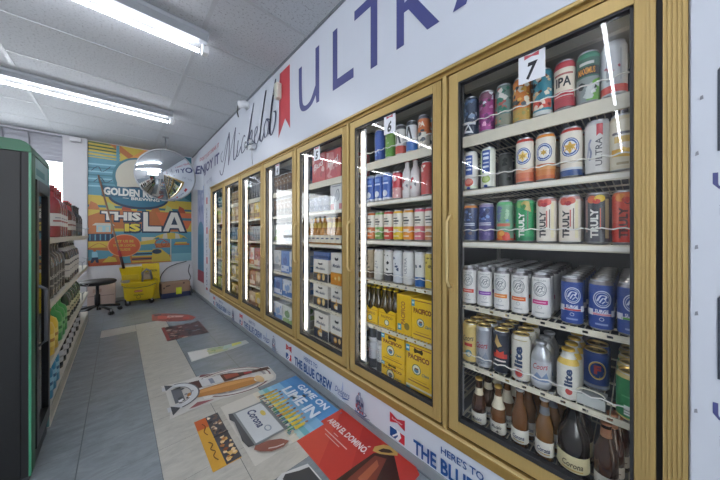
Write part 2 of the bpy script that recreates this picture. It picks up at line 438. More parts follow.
# ------------------------------------------------------------------ kick banner under the doors
NAVY = '1d4f8f'; RED = 'c9283a'
kb = MB(); WV = lambda y: .046 + .012 * math.sin(y * 7.3) * math.sin(y * 2.1 + 1)
def kick_pt(u, v):
    y = YR + (4.74 - YR) * u; lo = WV(y); return (D - .006 - .004 * (1 - v) * abs(math.sin(y * 5)), y, lo + (Z0 - .002 - lo) * v)
kb.grid(kick_pt, 90, 3, VINYL)
unit0 = .86
for k in range(-1, 4):
    yc = unit0 + 1.195 * k
    pm = lambda x, y, l: (D - .0115 - l, yc - x, y)
    it = [bow(0, .165, .10, .055, RED), T('Budweiser', 0, .165, .07, .012, 'e8d9dc', 0, .01),
          R(-.052, .052, .062, .117, 'f0f0f4'), PG([(-.05, .064), (-.012, .064), (.006, .088), (-.004, .115), (-.05, .115)], NAVY), PG([(.008, .064), (.05, .064), (.05, .115), (.018, .115), (.028, .092)], RED),
          EL(.008, .104, .008, .009, 'f0f0f4', 10), STROKE([(-.03, .07), (-.012, .085), (.004, .098), (.02, .085)], .01, 'f0f0f4'),
          T("HERE'S TO", .35, .171, .19, .034, NAVY, 0, .015), T('THE BLUE CREW', .365, .098, .52, .072, NAVY, 0, .03),
          T('Dodgers', .735, .108, .15, .05, '3d5a9a', .06, .0, .35), STROKE([(.69, .085), (.74, .082), (.80, .092), (.74, .074)], .01, '3d5a9a'), PG([(.73, .13), (.745, .19), (.75, .135)], '9fb0d2'),
          ]
    rg = random.Random(k + 9)
    it += [R(.865, .875 + .07, .055, .075, NAVY), PG([(.87, .06), (.87, .14), (.885, .165), (.897, .165), (.897, .19), (.917, .19), (.917, .165), (.93, .165), (.945, .14), (.945, .06)], '8f98ad')]
    it += SCRIB(rg, 16, .874, .941, .065, .14, ['4a5878', 'd9dde8', '39466c', 'b04a58', 'e6e8ee'], (.08, .22)) + SCRIB(rg, 5, .895, .919, .15, .19, ['4a5878', 'd9dde8', 'a04a58'], (.15, .35))
    it += [STROKE([(.89, .075), (.94, .088), (.97, .083), (.95, .062), (1.0, .07)], .008, '4a5878'), PG([(.84, .047), (.93, .052), (1.06, .047)], '2f3f86')]
    it = [(v, f, c) for v, f, c in it if yc - max(p[0] for p in v) > YR and yc - min(p[0] for p in v) < 4.74]
    kb.deco(it, pm, .0004, .00025, None, ink)
kb.obj('kick_banner', label='white vinyl strip with blue lettering below the cooler doors', cat='banner')

# ------------------------------------------------------------------ big banner over the doors
PUR = '4b4f86'; PN = '3d4160'
def ban(y, z):
    """banner surface: flat on the wall, its far end hanging out into the room"""
    t = max(0, (y - 5.15) / .42); q = 1 - (z - Z1) / (ZC - Z1)
    return Vector((D - .006 - .235 * t ** 1.3 * max(0, q), y - .28 * t * q, z + .02 * t * q))
bb = MB(); bb.grid(lambda u, v: ban(-.9 + 6.47 * u, Z1 + .004 + (ZC - .012 - Z1 - .004) * v), 110, 5, VINYL)
bm_ = lambda x, y, l: ban(-x, y) - Vector((l, 0, 0))
def ultra():
    o = []
    zb = 2.142; h = .43
    # U with the stem on its right side
    o.append(STROKE([(-1.868, 2.52), (-1.866, 2.32), (-1.85, 2.20), (-1.79, 2.16), (-1.70, 2.18), (-1.625, 2.27)], .05, PUR, True, .8))
    o.append(PG([(-1.645, 2.56), (-1.595, 2.56), (-1.595, zb), (-1.632, zb), (-1.645, 2.22)], PUR))
    o.append(PG([(-1.43, 2.56), (-1.378, 2.56), (-1.378, zb + .07), (-1.213, zb + .07), (-1.213, zb + .008), (-1.43, zb + .008)], PUR))
    o.append(PG([(-1.205, 2.56), (-1.205, 2.50), (-1.062, 2.50), (-1.062, zb - .012), (-1.008, zb - .012), (-1.008, 2.50), (-.875, 2.50), (-.875, 2.56)], PUR))
    o.append(PG([(-.868, 2.58), (-.868, zb), (-.818, zb), (-.818, 2.31), (-.79, 2.31), (-.68, 2.142), (-.615, 2.142), (-.735, 2.325), (-.69, 2.36), (-.67, 2.43), (-.69, 2.52), (-.74, 2.565), (-.80, 2.58)], PUR))
    o.append(PG([(-.815, 2.53), (-.815, 2.36), (-.76, 2.37), (-.725, 2.43), (-.745, 2.51), (-.78, 2.53)], 'cfd4de'))
    o.append(PG([(-.55, 2.142), (-.36, 2.58), (-.30, 2.58), (-.11, 2.142), (-.17, 2.142), (-.22, 2.27), (-.44, 2.27), (-.49, 2.142)], PUR))
    o.append(PG([(-.41, 2.33), (-.25, 2.33), (-.33, 2.50)], 'cfd4de'))
    return o
rib = [PG([(-2.235, 2.635), (-2.045, 2.635), (-2.04, 2.075), (-2.13, 2.19), (-2.262, 2.05)], 'c8414a'), PG([(-2.235, 2.635), (-2.20, 2.635), (-2.215, 2.11), (-2.262, 2.05)], 'b03640')]
sc = []
def S(p, w=.016): sc.append(STROKE(p, w * 1.35, PN, True, .3))
S([(-4.02, 2.34), (-4.10, 2.30), (-4.09, 2.22), (-4.0, 2.2), (-3.86, 2.40), (-3.74, 2.5)])
S([(-4.16, 2.09), (-4.12, 2.03), (-4.02, 2.02), (-3.88, 2.22), (-3.74, 2.5), (-3.72, 2.5)], .024)
S([(-3.72, 2.5), (-3.72, 2.3), (-3.76, 2.09)], .026); S([(-3.76, 2.09), (-3.6, 2.34), (-3.46, 2.51)], .014)
S([(-3.46, 2.51), (-3.52, 2.3), (-3.53, 2.13), (-3.46, 2.12), (-3.38, 2.2)], .028)
S([(-3.36, 2.32), (-3.41, 2.16), (-3.37, 2.13), (-3.27, 2.22)], .022); S([(-3.33, 2.39), (-3.32, 2.40)], .03)
S([(-3.12, 2.3), (-3.17, 2.32), (-3.25, 2.22), (-3.22, 2.13), (-3.1, 2.18), (-2.98, 2.34)], .02)
S([(-3.06, 2.14), (-2.95, 2.42), (-2.86, 2.58), (-2.88, 2.55), (-2.99, 2.3), (-3.06, 2.13)], .02); S([(-3.03, 2.2), (-2.93, 2.31), (-2.9, 2.28), (-2.94, 2.15), (-2.84, 2.18)], .022)
S([(-2.84, 2.2), (-2.76, 2.27), (-2.77, 2.31), (-2.82, 2.28), (-2.83, 2.16), (-2.76, 2.13), (-2.68, 2.22)], .018)
S([(-2.7, 2.14), (-2.62, 2.4), (-2.53, 2.6), (-2.58, 2.5), (-2.68, 2.2), (-2.64, 2.12), (-2.58, 2.2)], .02)
S([(-2.52, 2.31), (-2.58, 2.24), (-2.56, 2.14), (-2.5, 2.16), (-2.47, 2.26), (-2.52, 2.31), (-2.44, 2.28)], .018)
S([(-2.46, 2.14), (-2.4, 2.4), (-2.31, 2.62), (-2.36, 2.5), (-2.44, 2.22), (-2.41, 2.12), (-2.34, 2.18), (-2.31, 2.3), (-2.36, 2.33)], .022)
tx = [T("DON'T JUST DRINK IT", -4.78, 2.475, 1.14, .085, 'b5505c', 0, .02), T('ENJOY IT', -4.82, 2.265, 1.26, .21, '45487a', 0, .03), T('or 95', -4.78, 2.04, .34, .07, '9a9db4', 0, 0)]
for q in (ultra(), rib, sc, tx): bb.deco(q, bm_, .0006, .0003, .12, ink)
bb.obj('wall_banner', label='long white vinyl banner with purple capitals and red ribbon above the cooler doors', cat='banner')

# ------------------------------------------------------------------ cooler interior
XB = 1.98
CI = mat('565b64', .6, .1); CW = mat('8f949b', .6)
struct('wall_behind_cooler', MB().box(XB, XB + .05, YR - .15, YL + .1, 0, 2.3, CI))
struct('wall_cooler_near', MB().box(D + .09, XB, YR - .13, YR - .09, 0, 2.3, CI))
struct('wall_cooler_far', MB().box(D + .09, XB, YL + .02, YL + .06, 0, 2.3, CI))
struct('ceiling_cooler', MB().box(D + .09, XB, YR - .13, YL + .06, 2.02, 2.06, CI))
struct('floor_cooler', MB().box(D + .09, XB, YR - .13, YL + .06, .20, .255, CW))
def rowspan(i): return ((ML[i + 1] + .03) if i < 7 else -.06, ML[i] - .03)
place_name = {7: 'door seven', 6: 'door six', 5: 'door five', 4: 'door four', 3: 'door three', 2: 'door two', 1: 'door one'}
for i in list(range(1, 7)):
    y = ML[i] - .098
    t = empty('light_bar', (1.137, y, .345), label='glowing upright light bar inside the far edge of %s' % place_name[i], cat='light', group='light bars inside the cooler')
    MB().box(.0, .012, -.022, .022, 0, 1.48, mat('e9e9ea', .4), .003).obj('housing', t)
    MB().box(-.010, .0, -.0105, .0105, .02, 1.46, LEDC, .004).obj('lens', t)
for y, s, w_ in ((-.078, 1, 'near'), (.585, -1, 'far')):  # both bars are added out of sight to brighten door seven
    t = empty('light_bar', (1.130, y, .345), label='added unseen light bar tucked behind the %s post of door seven' % w_, cat='light', group='light bars inside the cooler')
    MB().box(.0, .022, -.010, .010, 0, 1.48, mat('e9e9ea', .4), .003).obj('housing', t)
    MB().box(.0, .020, min(s * .010, s * .014), max(s * .010, s * .014), .02, 1.46, mat('fff4e2', .5, emit=7.0, var=0)).obj('lens', t)
for i in range(1, 8):
    for x, nm in ((1.205, 'front'), (1.70, 'rear')):
        y = ML[i] - .028
        p = MB().box(x - .012, x + .012, y - .006, y + .006, .256, 1.9, mat('b9bbbd', .4, .3))
        p.box(x - .0125, x - .0118, y - .002, y + .002, .3, 1.88, BLACK)
        p.obj('shelf_post', label='slotted grey shelf post at the %s of the far side of %s' % (nm, place_name[i]), cat='shelf post', group='shelf posts in the cooler')

def make_shelf(i, n, z, kind, guard=True):
    y0, y1 = rowspan(i); h2 = (y1 - y0) / 2; X0 = 1.15
    nm = 'top shelf,second shelf,third shelf,fourth shelf,fifth shelf,bottom deck'.split(',')[n - 1]
    t = empty('wire_shelf', (X0, (y0 + y1) / 2, z), label='cream wire cooler shelf, the %s inside %s' % (nm, place_name[i]), cat='shelf', group='cooler shelves')
    dp = .56
    m = MB()
    if kind == 'panel':
        m.box(0, .010, -h2, h2, -.05, -.001, CREAM, .002); m.box(.01, .05, -h2, h2, -.006, -.0025, CREAM)
    elif kind == 'rail':
        m.box(0, .010, -h2, h2, -.026, -.001, CREAM, .003); m.box(-.002, .0, -h2, h2, -.020, -.006, mat('f0ece0', .4))
    else:
        m.box(0, .007, -h2, h2, -.006, .0, CREAM, .001); m.box(0, .007, -h2, h2, -.021, -.015, CREAM, .001)
        k = -h2
        while k < h2: m.box(.001, .006, k, min(h2, k + .045), -.016, -.005, CREAM); k += .06
    m.obj('front_rail', t)
    wr = MB(); k = -h2 + .008
    while k < h2:
        wr.box(.006, dp, k - .0016, k + .0016, -.0045, -.0012, WIRE); k += .021
    for x in (.10, .28, .46, dp): wr.box(x - .003, x + .003, -h2, h2, -.011, -.0045, WIRE)
    wr.box(.0, dp, -h2, -h2 + .005, -.012, -.001, WIRE); wr.box(.0, dp, h2 - .005, h2, -.012, -.001, WIRE)
    wr.obj('wire_deck', t)
    if guard:
        pts = []; n_ = 48
        for q in range(n_ + 1):
            y = h2 - 2 * h2 * q / n_; pts.append((-.010 - .006 * abs(math.sin(q / n_ * PI * (h2 * 2 / .072))), y, .052 + .003 * math.sin(q * 1.7)))
        g = MB().tube(pts, .0024, mat('eceae4', .35), 6)
        g.tube([(0, h2, 0), (-.010, h2, .052)], .0024, WIRE); g.tube([(0, -h2, 0), (-.010, -h2, .052)], .0024, WIRE)
        g.obj('guard_wire', t)
    return t

for i in range(1, 8):
    y0, y1 = rowspan(i)
    MB().box(1.225, 1.25, y0, y1, 1.845, 1.885, CREAM, .003).box(1.25, 1.6, y0, y1, 1.87, 1.885, mat('b9b4a6', .5)).obj('top_ledge', label='empty cream ledge above the cans at the top of %s' % place_name[i], cat='shelf', group='empty top ledges in the cooler')

# ------------------------------------------------------------------ product library
class Prod:
    def __init__(s, root, cat): s.root = root; s.used = False; s.cat = cat
    def put(s, x, y, z, label, group, rz=0.):
        o = s.root if not s.used else copy_tree(s.root); s.used = True
        o.location = (x, y, z); o.rotation_euler = (0, 0, rz); o['label'] = label; o['category'] = s.cat; o['group'] = group
        return o
TAB = {}
def lid_meshes(r, m):
    k = (r, m.name)
    if k not in TAB:
        a = MB().lathe([(r * .83, -.004), (r * .868, .0), (r * .85, .002), (r * .80, .0), (r * .77, -.006)], m, 22, cap=False).lathe([(r * .77, -.006), (r * .70, -.0055), (.0001, -.005)], mat('5c5e62' if m is ALU else '8a7844', .4, .5), 22, cap=False).mesh('lid')
        b = MB(); b.add([(r * .16 * math.cos(q) * (1.2) - r * .08, r * .26 * math.sin(q) * .9, -.002) for q in [2 * PI * j / 10 for j in range(10)]], [list(range(10))], m)
        b.box(-r * .02, r * .42, -r * .17, r * .17, -.0045, -.0025, m)
        TAB[k] = (a, b.mesh('pull_tab'))
    return TAB[k]
def can(r, h, base, deco=(), lid=ALU, bands=(), name='beer_can', cat='can', rim=ALU, rough=.28, metal=.0, bot=None, neck=None):
    BM = mat(base, rough, metal, .04, 50)
    zs = sorted(set([.008, h - .016] + [b[0] * h for b in bands] + [b[1] * h for b in bands]))
    zs = [z for z in zs if .008 <= z <= h - .016]
    m = MB(); seg = 26
    m.lathe([(r * .78, 0), (r * .82, .001), (r * .97, .007), (r, .008)], bot or rim, seg)
    for a, b in zip(zs[:-1], zs[1:]):
        c = BM
        for q in bands:
            if q[0] * h - 1e-6 <= a and b <= q[1] * h + 1e-6: c = mat(q[2], rough, metal, .04, 50)
        m.lathe([(r, a), (r, b)], c, seg, cap=False)
    top = BM
    for q in bands:
        if q[1] >= .99: top = mat(q[2], rough, metal, .04, 50)
    m.lathe([(r, h - .016), (r * .97, h - .012), (r * .865, h - .005)], neck or top, seg, cap=False).lathe([(r * .865, h - .005), (r * .83, h - .0025)], ALU, seg, cap=False)
    m.deco([d for d in deco], cyl(r), .0003, .00007, r * .22)
    o = m.obj(name)
    la, lb = lid_meshes(r, lid)
    l = bpy.data.objects.new('lid', la); COL.objects.link(l); l.parent = o; l.location = (0, 0, h - .0005); kid(o, l)
    p = bpy.data.objects.new('pull_tab', lb); COL.objects.link(p); p.parent = l; kid(l, p)
    return Prod(o, cat)
def bottle(prof, glass, label=None, neck=None, cap='d8b25a', name='beer_bottle', cat='bottle', cap_z=None, deco=(), lab_col='e9e6dc', seg=18, capm=None):
    """prof: (r, z) list; label (z0, z1, deco); neck (z0, z1, colour)"""
    G = glass; m = MB().lathe(prof, G, seg)
    o = m.obj(name)
    def rad(z):
        for (r0, z0), (r1, z1) in zip(prof[:-1], prof[1:]):
            if z0 <= z <= z1: return r0 + (r1 - r0) * (z - z0) / max(1e-6, z1 - z0)
        return prof[-1][0]
    def ring(z0, z1, c, nm, dc=()):
        n = 4; pr = [(rad(z0 + (z1 - z0) * k / n) + .0006, z0 + (z1 - z0) * k / n) for k in range(n + 1)]
        q = MB().lathe(pr, print_(c), seg, cap=False)
        if dc: q.deco(list(dc), cyl(rad((z0 + z1) / 2) + .0006), .0003, .0001, .006)
        l = q.obj(nm, o); kid(o, l)
    if label: ring(label[0], label[1], lab_col, 'paper_label', label[2] if len(label) > 2 else ())
    if neck: ring(neck[0], neck[1], neck[2], 'neck_label')
    r, z = prof[-1]
    c = MB().lathe([(r + .0022, z - .007), (r + .0026, z - .005), (r + .0012, z + .0008), (r * .7, z + .0018), (.0001, z + .002)], capm or mat(cap, .35, .5), 14).obj('cap', o); kid(o, c)
    return Prod(o, cat)
def carton(w_, d_, h_, base, front=(), side=(), top=(), name='beer_carton', cat='carton', edge=None):
    m = MB().box(0, d_, -w_ / 2, w_ / 2, 0, h_, print_(base), .003)
    m.deco(list(front), lambda x, y, l: (-l, -x, y), .0004, .0002)
    m.deco(list(side), lambda x, y, l: (x, -w_ / 2 - l, y), .0004, .0002)
    m.deco(list(top), lambda x, y, l: (x, y, h_ + l), .0004, .0002)
    return Prod(m.obj(name), cat)
rs = random.Random(3)

# --- door seven, top shelf: craft tall cans
H1, R1 = .180, .0318
K = R1
def sc_(n, c, z0, z1, s=(.08, .22), a=1.15): return SCRIB(rs, n, -a * R1, a * R1, z0 * H1, z1 * H1, c, s)
S1 = [
 (can(R1, H1, '33435c', sc_(16, ['7f95b5', '1f2a3d', 'c4ccd8', '506c94'], .38, .92) + [PG([(-.03, .02), (.0, .055), (.02, .012)], 'e8eaee'), PG([(-.012, .028), (.0, .045), (.008, .022)], '2b3648'), STROKE([(-.03, .062), (.03, .055)], .012, 'dfe3ea', False, 1)], name='beer_can'), 'navy craft can with a white triangle near its base'),
 (can(R1, H1, '9b3d78', sc_(12, ['d8dbe4', '44343f', 'c78fb0'], .55, .95) + sc_(12, ['e06bb0', 'f0b5d6', '6e2b66'], .12, .5), bands=[(0, .45, 'a8458f'), (.8, 1, '7d4a62')]), 'magenta craft can with a grey lettered top'),
 (can(R1, H1, '6f8a84', sc_(20, ['3f4f4d', 'd9d6cf', 'b0574f', '2f7f68'], .35, .92) + sc_(8, ['d98a66', '4f8a7a'], .06, .3), bands=[(0, .3, '8d8f7d')]), 'grey green craft can with red sketch marks'),
 (can(R1, H1, 'd9802f', sc_(22, ['3c3a36', 'efe7d4', 'e8b24f', '54606a'], .3, .85) + sc_(8, ['e8d27a', 'a7a35a'], .06, .28), bands=[(0, .3, 'c9a24f')]), 'orange craft can with a yellow base'),
 (can(R1, H1, '3f8fa3', sc_(20, ['7b4a35', '2c3940', 'd9b98f', '5fb0bf', 'e8e0cf'], .36, .9) + [R(-.03, .034, .03, .062, 'd9523f')] + sc_(6, ['f0d9c9', '8c2b24'], .15, .34, (.2, .4)), bands=[(0, .12, 'cfd4d0')]), 'teal craft can with a red lower panel'),
 (can(R1, H1, 'e9dcc9', [R(-.034, .034, .045, .068, 'c93a44'), T('IPA', 0, .102, .046, .034, '25262a', 0, .03), R(-.03, .03, .126, .133, 'b46a62'), R(-.03, .03, .05, .054, 'f0d9d4')], bands=[(0, .07, '4b3a3c'), (.07, .25, 'b4434c'), (.84, 1, 'c2434c')]), 'red and cream can with large IPA letters'),
 (can(R1, H1, '3f6f5f', [R(-.04, .04, .095, .125, '2c3b39'), T('MAXIMUS', 0, .111, .047, .022, 'e8a03c', 0, .03), R(-.02, .02, .132, .142, 'cfd6d0'), PG([(.0, .01), (.04, .01), (.04, .085), (.018, .075), (.0, .04)], '6fb24a')] + sc_(8, ['e9ede9', '2b3633', 'c9d0cc'], .08, .5), bands=[(0, .5, '8f9a98'), (.86, 1, '3f8f72')]), 'green can with orange capitals and a leaf green corner'),
 (can(R1, H1, 'd3d4d6', [R(-.015, -.004, .05, .15, 'a9adb3'), R(-.036, -.03, .06, .15, '9aa0a8'), R(.018, .022, .05, .15, 'b9bcc2')] + sc_(5, ['b5525c'], .45, .6, (.1, .2)) + [R(-.05, .05, .012, .036, 'd9483a')], bands=[(.07, .2, 'd9483a')]), 'silver white can with a red band around its base'),
]
Y1 = [.515, .445, .377, .310, .240, .173, .109, .045]
make_shelf(7, 1, 1.602, 'panel')
for (p, d), y in zip(S1, Y1):
    p.put(1.19, y, 1.6025, d + ', top shelf, door seven', 'tall cans on the top shelf, door seven', .08 * math.sin(y * 90))
    p.put(1.262, y, 1.6025, 'rear can behind the %s' % d.replace(' craft', ''), 'tall cans on the top shelf, door seven')

# --- second shelf
H2, R2 = .180, .0318
def star_can(top, lowbands, star, basec):
    return can(R2, H2, 'ece4d6', [EL(0, .108, .0275, .033, '2f4f96', 26), RG(0, .108, .0245, .030, .003, 'cfd6ea', 26), EL(0, .108, .018, .022, 'e6e4e0', 20), ST(0, .107, .023, star, 6, .5), ST(0, .107, .012, 'c9a03a', 6, .5)], bands=lowbands + [(.93, 1, top)])
S2 = [
 (can(.0295, .178, 'e9e6e2', [R(-.017, .017, .07, .158, '3a5aa8'), R(-.012, .012, .14, .147, 'dfe6f4'), R(-.012, .012, .122, .132, 'dfe6f4'), R(-.012, .012, .108, .113, 'c9d3ea'), R(-.012, .012, .09, .098, 'dfe6f4'), EL(.0, .036, .02, .018, 'd9523f'), EL(0, .04, .015, .012, 'e88a78'), EL(0, .01, .008, .006, '3a5aa8')], bands=[(.0, .12, 'dce6d0')], name='seltzer_can'), 'slim white can with blue panel and watermelon red oval', 1.19, .515),
 (can(.0295, .178, 'eceee0', [R(-.017, .017, .07, .165, '3a5aa8'), R(-.012, .012, .146, .154, 'dfe6f4'), R(-.012, .012, .125, .137, 'dfe6f4'), R(-.012, .012, .108, .114, 'c9d3ea'), R(-.012, .012, .09, .098, 'dfe6f4'), EL(.0, .04, .018, .016, 'a9c95a'), EL(0, .04, .013, .011, 'cfe08f'), R(-.035, -.022, .05, .17, '9fc46a'), EL(0, .01, .008, .006, '3a5aa8')], name='seltzer_can'), 'slim white can with blue panel and lime green disc', 1.19, .440),
 (can(.0295, .178, '8f9490', sc_(8, ['5d6462', 'b9bdb9', '6d7f70'], .1, .9), name='seltzer_can'), 'dim grey can set back beside the lime disc can', 1.33, .415),
 (can(.0295, .178, '3f7a55', sc_(6, ['2f5f45', '6fae83'], .5, .9) + [R(-.03, .03, .02, .06, '2b2d30'), T('ice', 0, .04, .02, .018, 'd0d4d4')], bands=[(.0, .42, '3a3e40')], name='seltzer_can'), 'green and charcoal can set back left of the star cans', 1.33, .345),
 (star_can('c9473c', [(0, .12, 'cf6a4c'), (.12, .24, 'd97a55'), (.24, .33, 'e3a37f')], 'f0d27a', 0), 'star can with red top and coral base', 1.19, .299),
 (star_can('d98a35', [(0, .12, 'cf7040'), (.12, .24, 'dd8a4c'), (.24, .33, 'e8a96a'), (.33, .36, 'c96f3a')], 'f3f0e6', 0), 'star can with orange top and orange base', 1.19, .231),
 (star_can('c9473c', [(0, .16, '2f4f86'), (.16, .2, 'cfd6e2'), (.3, .33, 'b5a58c')], 'e0b04a', 0), 'star can with red top and navy base', 1.19, .154),
 (can(.0325, .183, 'dfdcd8', [T('ULTRA', .006, .075, .092, .017, '55565e', PI / 2, .01), PG([(.0, .135), (.016, .135), (.016, .168), (.0, .168)], 'c93a44'), PG([(0, .135), (.008, .142), (.016, .135), (.016, .128), (.008, .137), (0, .128)], 'c93a44'), STROKE([(-.018, .05), (-.014, .075), (-.02, .10), (-.014, .12)], .006, '8d93ad'), STROKE([(-.024, .06), (-.02, .11)], .005, 'a5aac0')], bands=[(.93, 1, 'cfd0d2')]), 'white can with vertical ULTRA letters and red ribbon', 1.19, .085),
 (can(.0325, .183, 'e6dcc2', [R(-.026, .026, .118, .126, '6d6a66'), R(-.02, .02, .092, .112, 'd9b65f'), R(-.028, .028, .058, .072, 'e0a93a'), PG([(-.028, .05), (.0, .078), (.03, .06), (.02, .045)], 'e8c25a'), R(-.014, .014, .022, .03, 'b9a882')], bands=[(.9, 1, 'd9cba6'), (.0, .1, 'ded2b5')]), 'cream and gold can at the near end', 1.19, .024),
]
make_shelf(7, 2, 1.357, 'rail')
for p, d, x, y in S2:
    p.put(x, y, 1.3575, d + ', second shelf, door seven', 'cans on the second shelf, door seven')
    if x < 1.25 and y < .4: p.put(1.262, y, 1.3575, 'rear can behind the ' + d, 'cans on the second shelf, door seven')

# --- third shelf: flavoured seltzers
H3, R3 = .172, .032
def truly(base, txt, fruit, bands=(), tip=True, lid=ALU, extra=()):
    rr = random.Random(len(fruit) + len(base) + ord(base[1]))
    d = list(extra) + [T('TRULY', -.006, .070, .098, .021, txt, PI / 2, .045)]
    if tip: d += [EL(-.012, .150, .014, .013, fruit[0]), EL(.008, .152, .014, .012, fruit[1]), EL(.0, .143, .010, .008, fruit[2])]
    d += [R(.014, .017, .05, .125, '6b5f58')]
    return can(R3, H3, base, d, lid, bands, 'seltzer_can')
S3 = [
 (can(.031, .168, '2f3f6b', [R(-.03, .03, .072, .084, 'd4d9e6'), R(-.03, .03, .076, .08, '5b6ea0')] + SCRIB(rs, 9, -.026, .026, .095, .15, ['5f7fc0', '8fa9d8', '24304f'], (.1, .25)) + SCRIB(rs, 6, -.026, .026, .02, .06, ['4a4f66', '6b5a58', '24304f'], (.15, .3)), bands=[(.93, 1, 'd98a3f')]), 'navy blue can with an orange top'),
 (can(.031, .168, '46528c', [R(-.03, .03, .072, .084, 'd8d6e4'), R(-.03, .03, .076, .08, '6b6ea0')] + SCRIB(rs, 9, -.026, .026, .095, .15, ['6f8fd0', 'a9b9e0', '2b3768'], (.1, .25)) + SCRIB(rs, 6, -.026, .026, .02, .06, ['7f6ea8', '5a4f8c'], (.15, .3)), bands=[(0, .42, '5f5590'), (.93, 1, '9a8fb5')]), 'violet blue can with a pale band'),
 (can(R3, H3, '7fb08f', SCRIB(rs, 10, -.028, .024, .085, .15, ['5f8fc9', 'cfe0d8', 'a9d0b0', '6f7fa8'], (.12, .3)) + [R(-.028, .026, .066, .078, 'd9735f')] + [EL(-.008, .03, .019, .02, 'e8863a'), EL(.012, .024, .015, .018, 'd9483a'), EL(-.004, .036, .01, .01, 'f0b25a')], bands=[(0, .1, 'c9543f'), (.9, 1, '5fae74')], name='seltzer_can'), 'green can with an orange fruit base'),
 (truly('2f9a5f', 'ecf2ea', ['6fae5a', 'c9b05a', '3f8f4a'], [(0, .14, '1f7f52'), (.9, 1, '58b87c')], extra=[PG([(.004, .13), (.02, .165), (.028, .12)], 'bfae62')]), 'bright green can with white vertical letters'),
 (truly('e9dfd2', '4a4648', ['c9403a', 'd9564a', 'b02f35'], [(.93, 1, 'd3a39a')], extra=[R(.005, .009, .06, .12, 'd07a70'), R(.02, .03, .02, .15, 'efe3bf')]), 'cream can with grey vertical letters and red berries, farther one'),
 (truly('ebe0d3', '4a4648', ['cf4a3a', 'd9604a', 'b02f35'], [(.93, 1, 'd3a39a')], extra=[R(.005, .009, .06, .12, 'd07a70'), R(.02, .03, .02, .15, 'efe3bf')]), 'cream can with grey vertical letters and red berries, nearer one'),
 (truly('4a4a50', 'f0ede6', ['e0704a', 'e8c23a', 'd9483a'], [(.93, 1, '7d7a78')], extra=[R(.008, .011, .05, .12, 'c9604a'), R(.022, .034, .02, .15, 'bcae86'), R(-.034, -.026, .04, .15, 'a98a84')]), 'charcoal can with white vertical letters and citrus top'),
 (truly('e0553c', '5a2f2c', ['e8923a', 'e07040', 'd0442f'], [(0, .4, 'd9402f'), (.93, 1, 'e07a4a')], extra=[RG(.004, .137, .008, .009, .003, '7a3a34')]), 'orange red can with dark vertical letters'),
]
Y3 = [.516, .447, .372, .299, .228, .158, .084, .018]
make_shelf(7, 3, 1.1245, 'rail')
for (p, d), y in zip(S3, Y3):
    p.put(1.19, y, 1.125, d + ', third shelf, door seven', 'cans on the third shelf, door seven', .05 * math.sin(y * 70))
    if y < .4: p.put(1.262, y, 1.125, 'rear can behind the ' + d, 'cans on the third shelf, door seven')

# --- fourth shelf: long files of white and blue seltzers
H4, R4 = .172, .0305
def wave(cx, cy, s, c, bg):
    o = [RG(cx, cy, s, s * 1.18, s * .13, c, 26), RG(cx, cy, s * .76, s * .92, s * .07, c, 22)]
    o += [STROKE([(cx - s * .55, cy - s * .3), (cx - s * .15, cy + s * .5), (cx + s * .4, cy + s * .4), (cx + s * .2, cy)], s * .22, c), STROKE([(cx - s * .3, cy - s * .5), (cx + s * .05, cy + s * .15), (cx + s * .35, cy - s * .1)], s * .16, c), STROKE([(cx - s * .05, cy - s * .6), (cx + s * .3, cy - s * .25), (cx + s * .55, cy - s * .4)], s * .14, c)]
    return o
def claw(band, deep):
    return can(R4, H4, 'e8e6e4', wave(0, .112, .023, '8f9499', 0) + [T('WHITE CLAW', 0, .145, .04, .006, '7d8288'), R(-.027, .027, .055, .071, band), R(-.02, .02, .061, .065, deep), RG(0, .044, .007, .007, .0015, 'a5a8ac', 12), R(-.014, .014, .022, .026, 'b5b7ba')], ALU, (), 'seltzer_can', neck=NECK)
cl = [('d94a35', 'f2c2b8', 'red'), ('8a4fb0', 'd3b9e6', 'purple'), ('e88a35', 'f6d2ac', 'light orange'), ('e0662a', 'f6c6a4', 'deep orange'), ('cf3f86', 'f0b5d2', 'magenta')]
make_shelf(7, 4, .8375, 'wire', False)
for (b, dp, nm), y in zip(cl, [.521, .454, .384, .317, .245]):
    p = claw(b, dp)
    for k in range(8):
        p.put(1.19 + .069 * k, y + .002 * math.sin(k * 2.1), .838, 'white seltzer can with %s band, %s in file, fourth shelf, door seven' % (nm, ORD[k + 1]), 'white seltzer cans on the fourth shelf', .1 * math.sin(k * 5 + y * 30) if k else (.35 if nm == 'purple' else .05))
def surge(b, nm):
    return can(R4 + .0012, .168, '35509a', wave(.002, .106, .024, 'd3d9ea', 0) + [T('SURGE', 0, .066, .034, .011, 'f0f2f8', 0, .03), R(-.05, .05, .052, .060, 'e6e6ec'), R(-.026, .026, .0525, .0585, b), R(-.05, -.022, .05, .07, 'e6e6ec'), R(.026, .05, .05, .07, 'e6e6ec'), RG(0, .040, .006, .006, .0014, 'cfd6ea', 12), R(-.016, .016, .020, .026, '8fa0cf')], ALU, (), 'seltzer_can', neck=NECK)
for (b, nm), y in zip([('c94a58', 'red'), ('d98a9a', 'pink'), ('6fbf5a', 'green')], [.152, .076, .006]):
    p = surge(b, nm)
    for k in range(7):
        p.put(1.19 + .071 * k, y, .838, 'blue seltzer can with %s stripe, %s in file, fourth shelf, door seven' % (nm, ORD[k + 1]), 'blue seltzer cans on the fourth shelf', .12 if k == 0 else .1 * math.sin(k * 3))

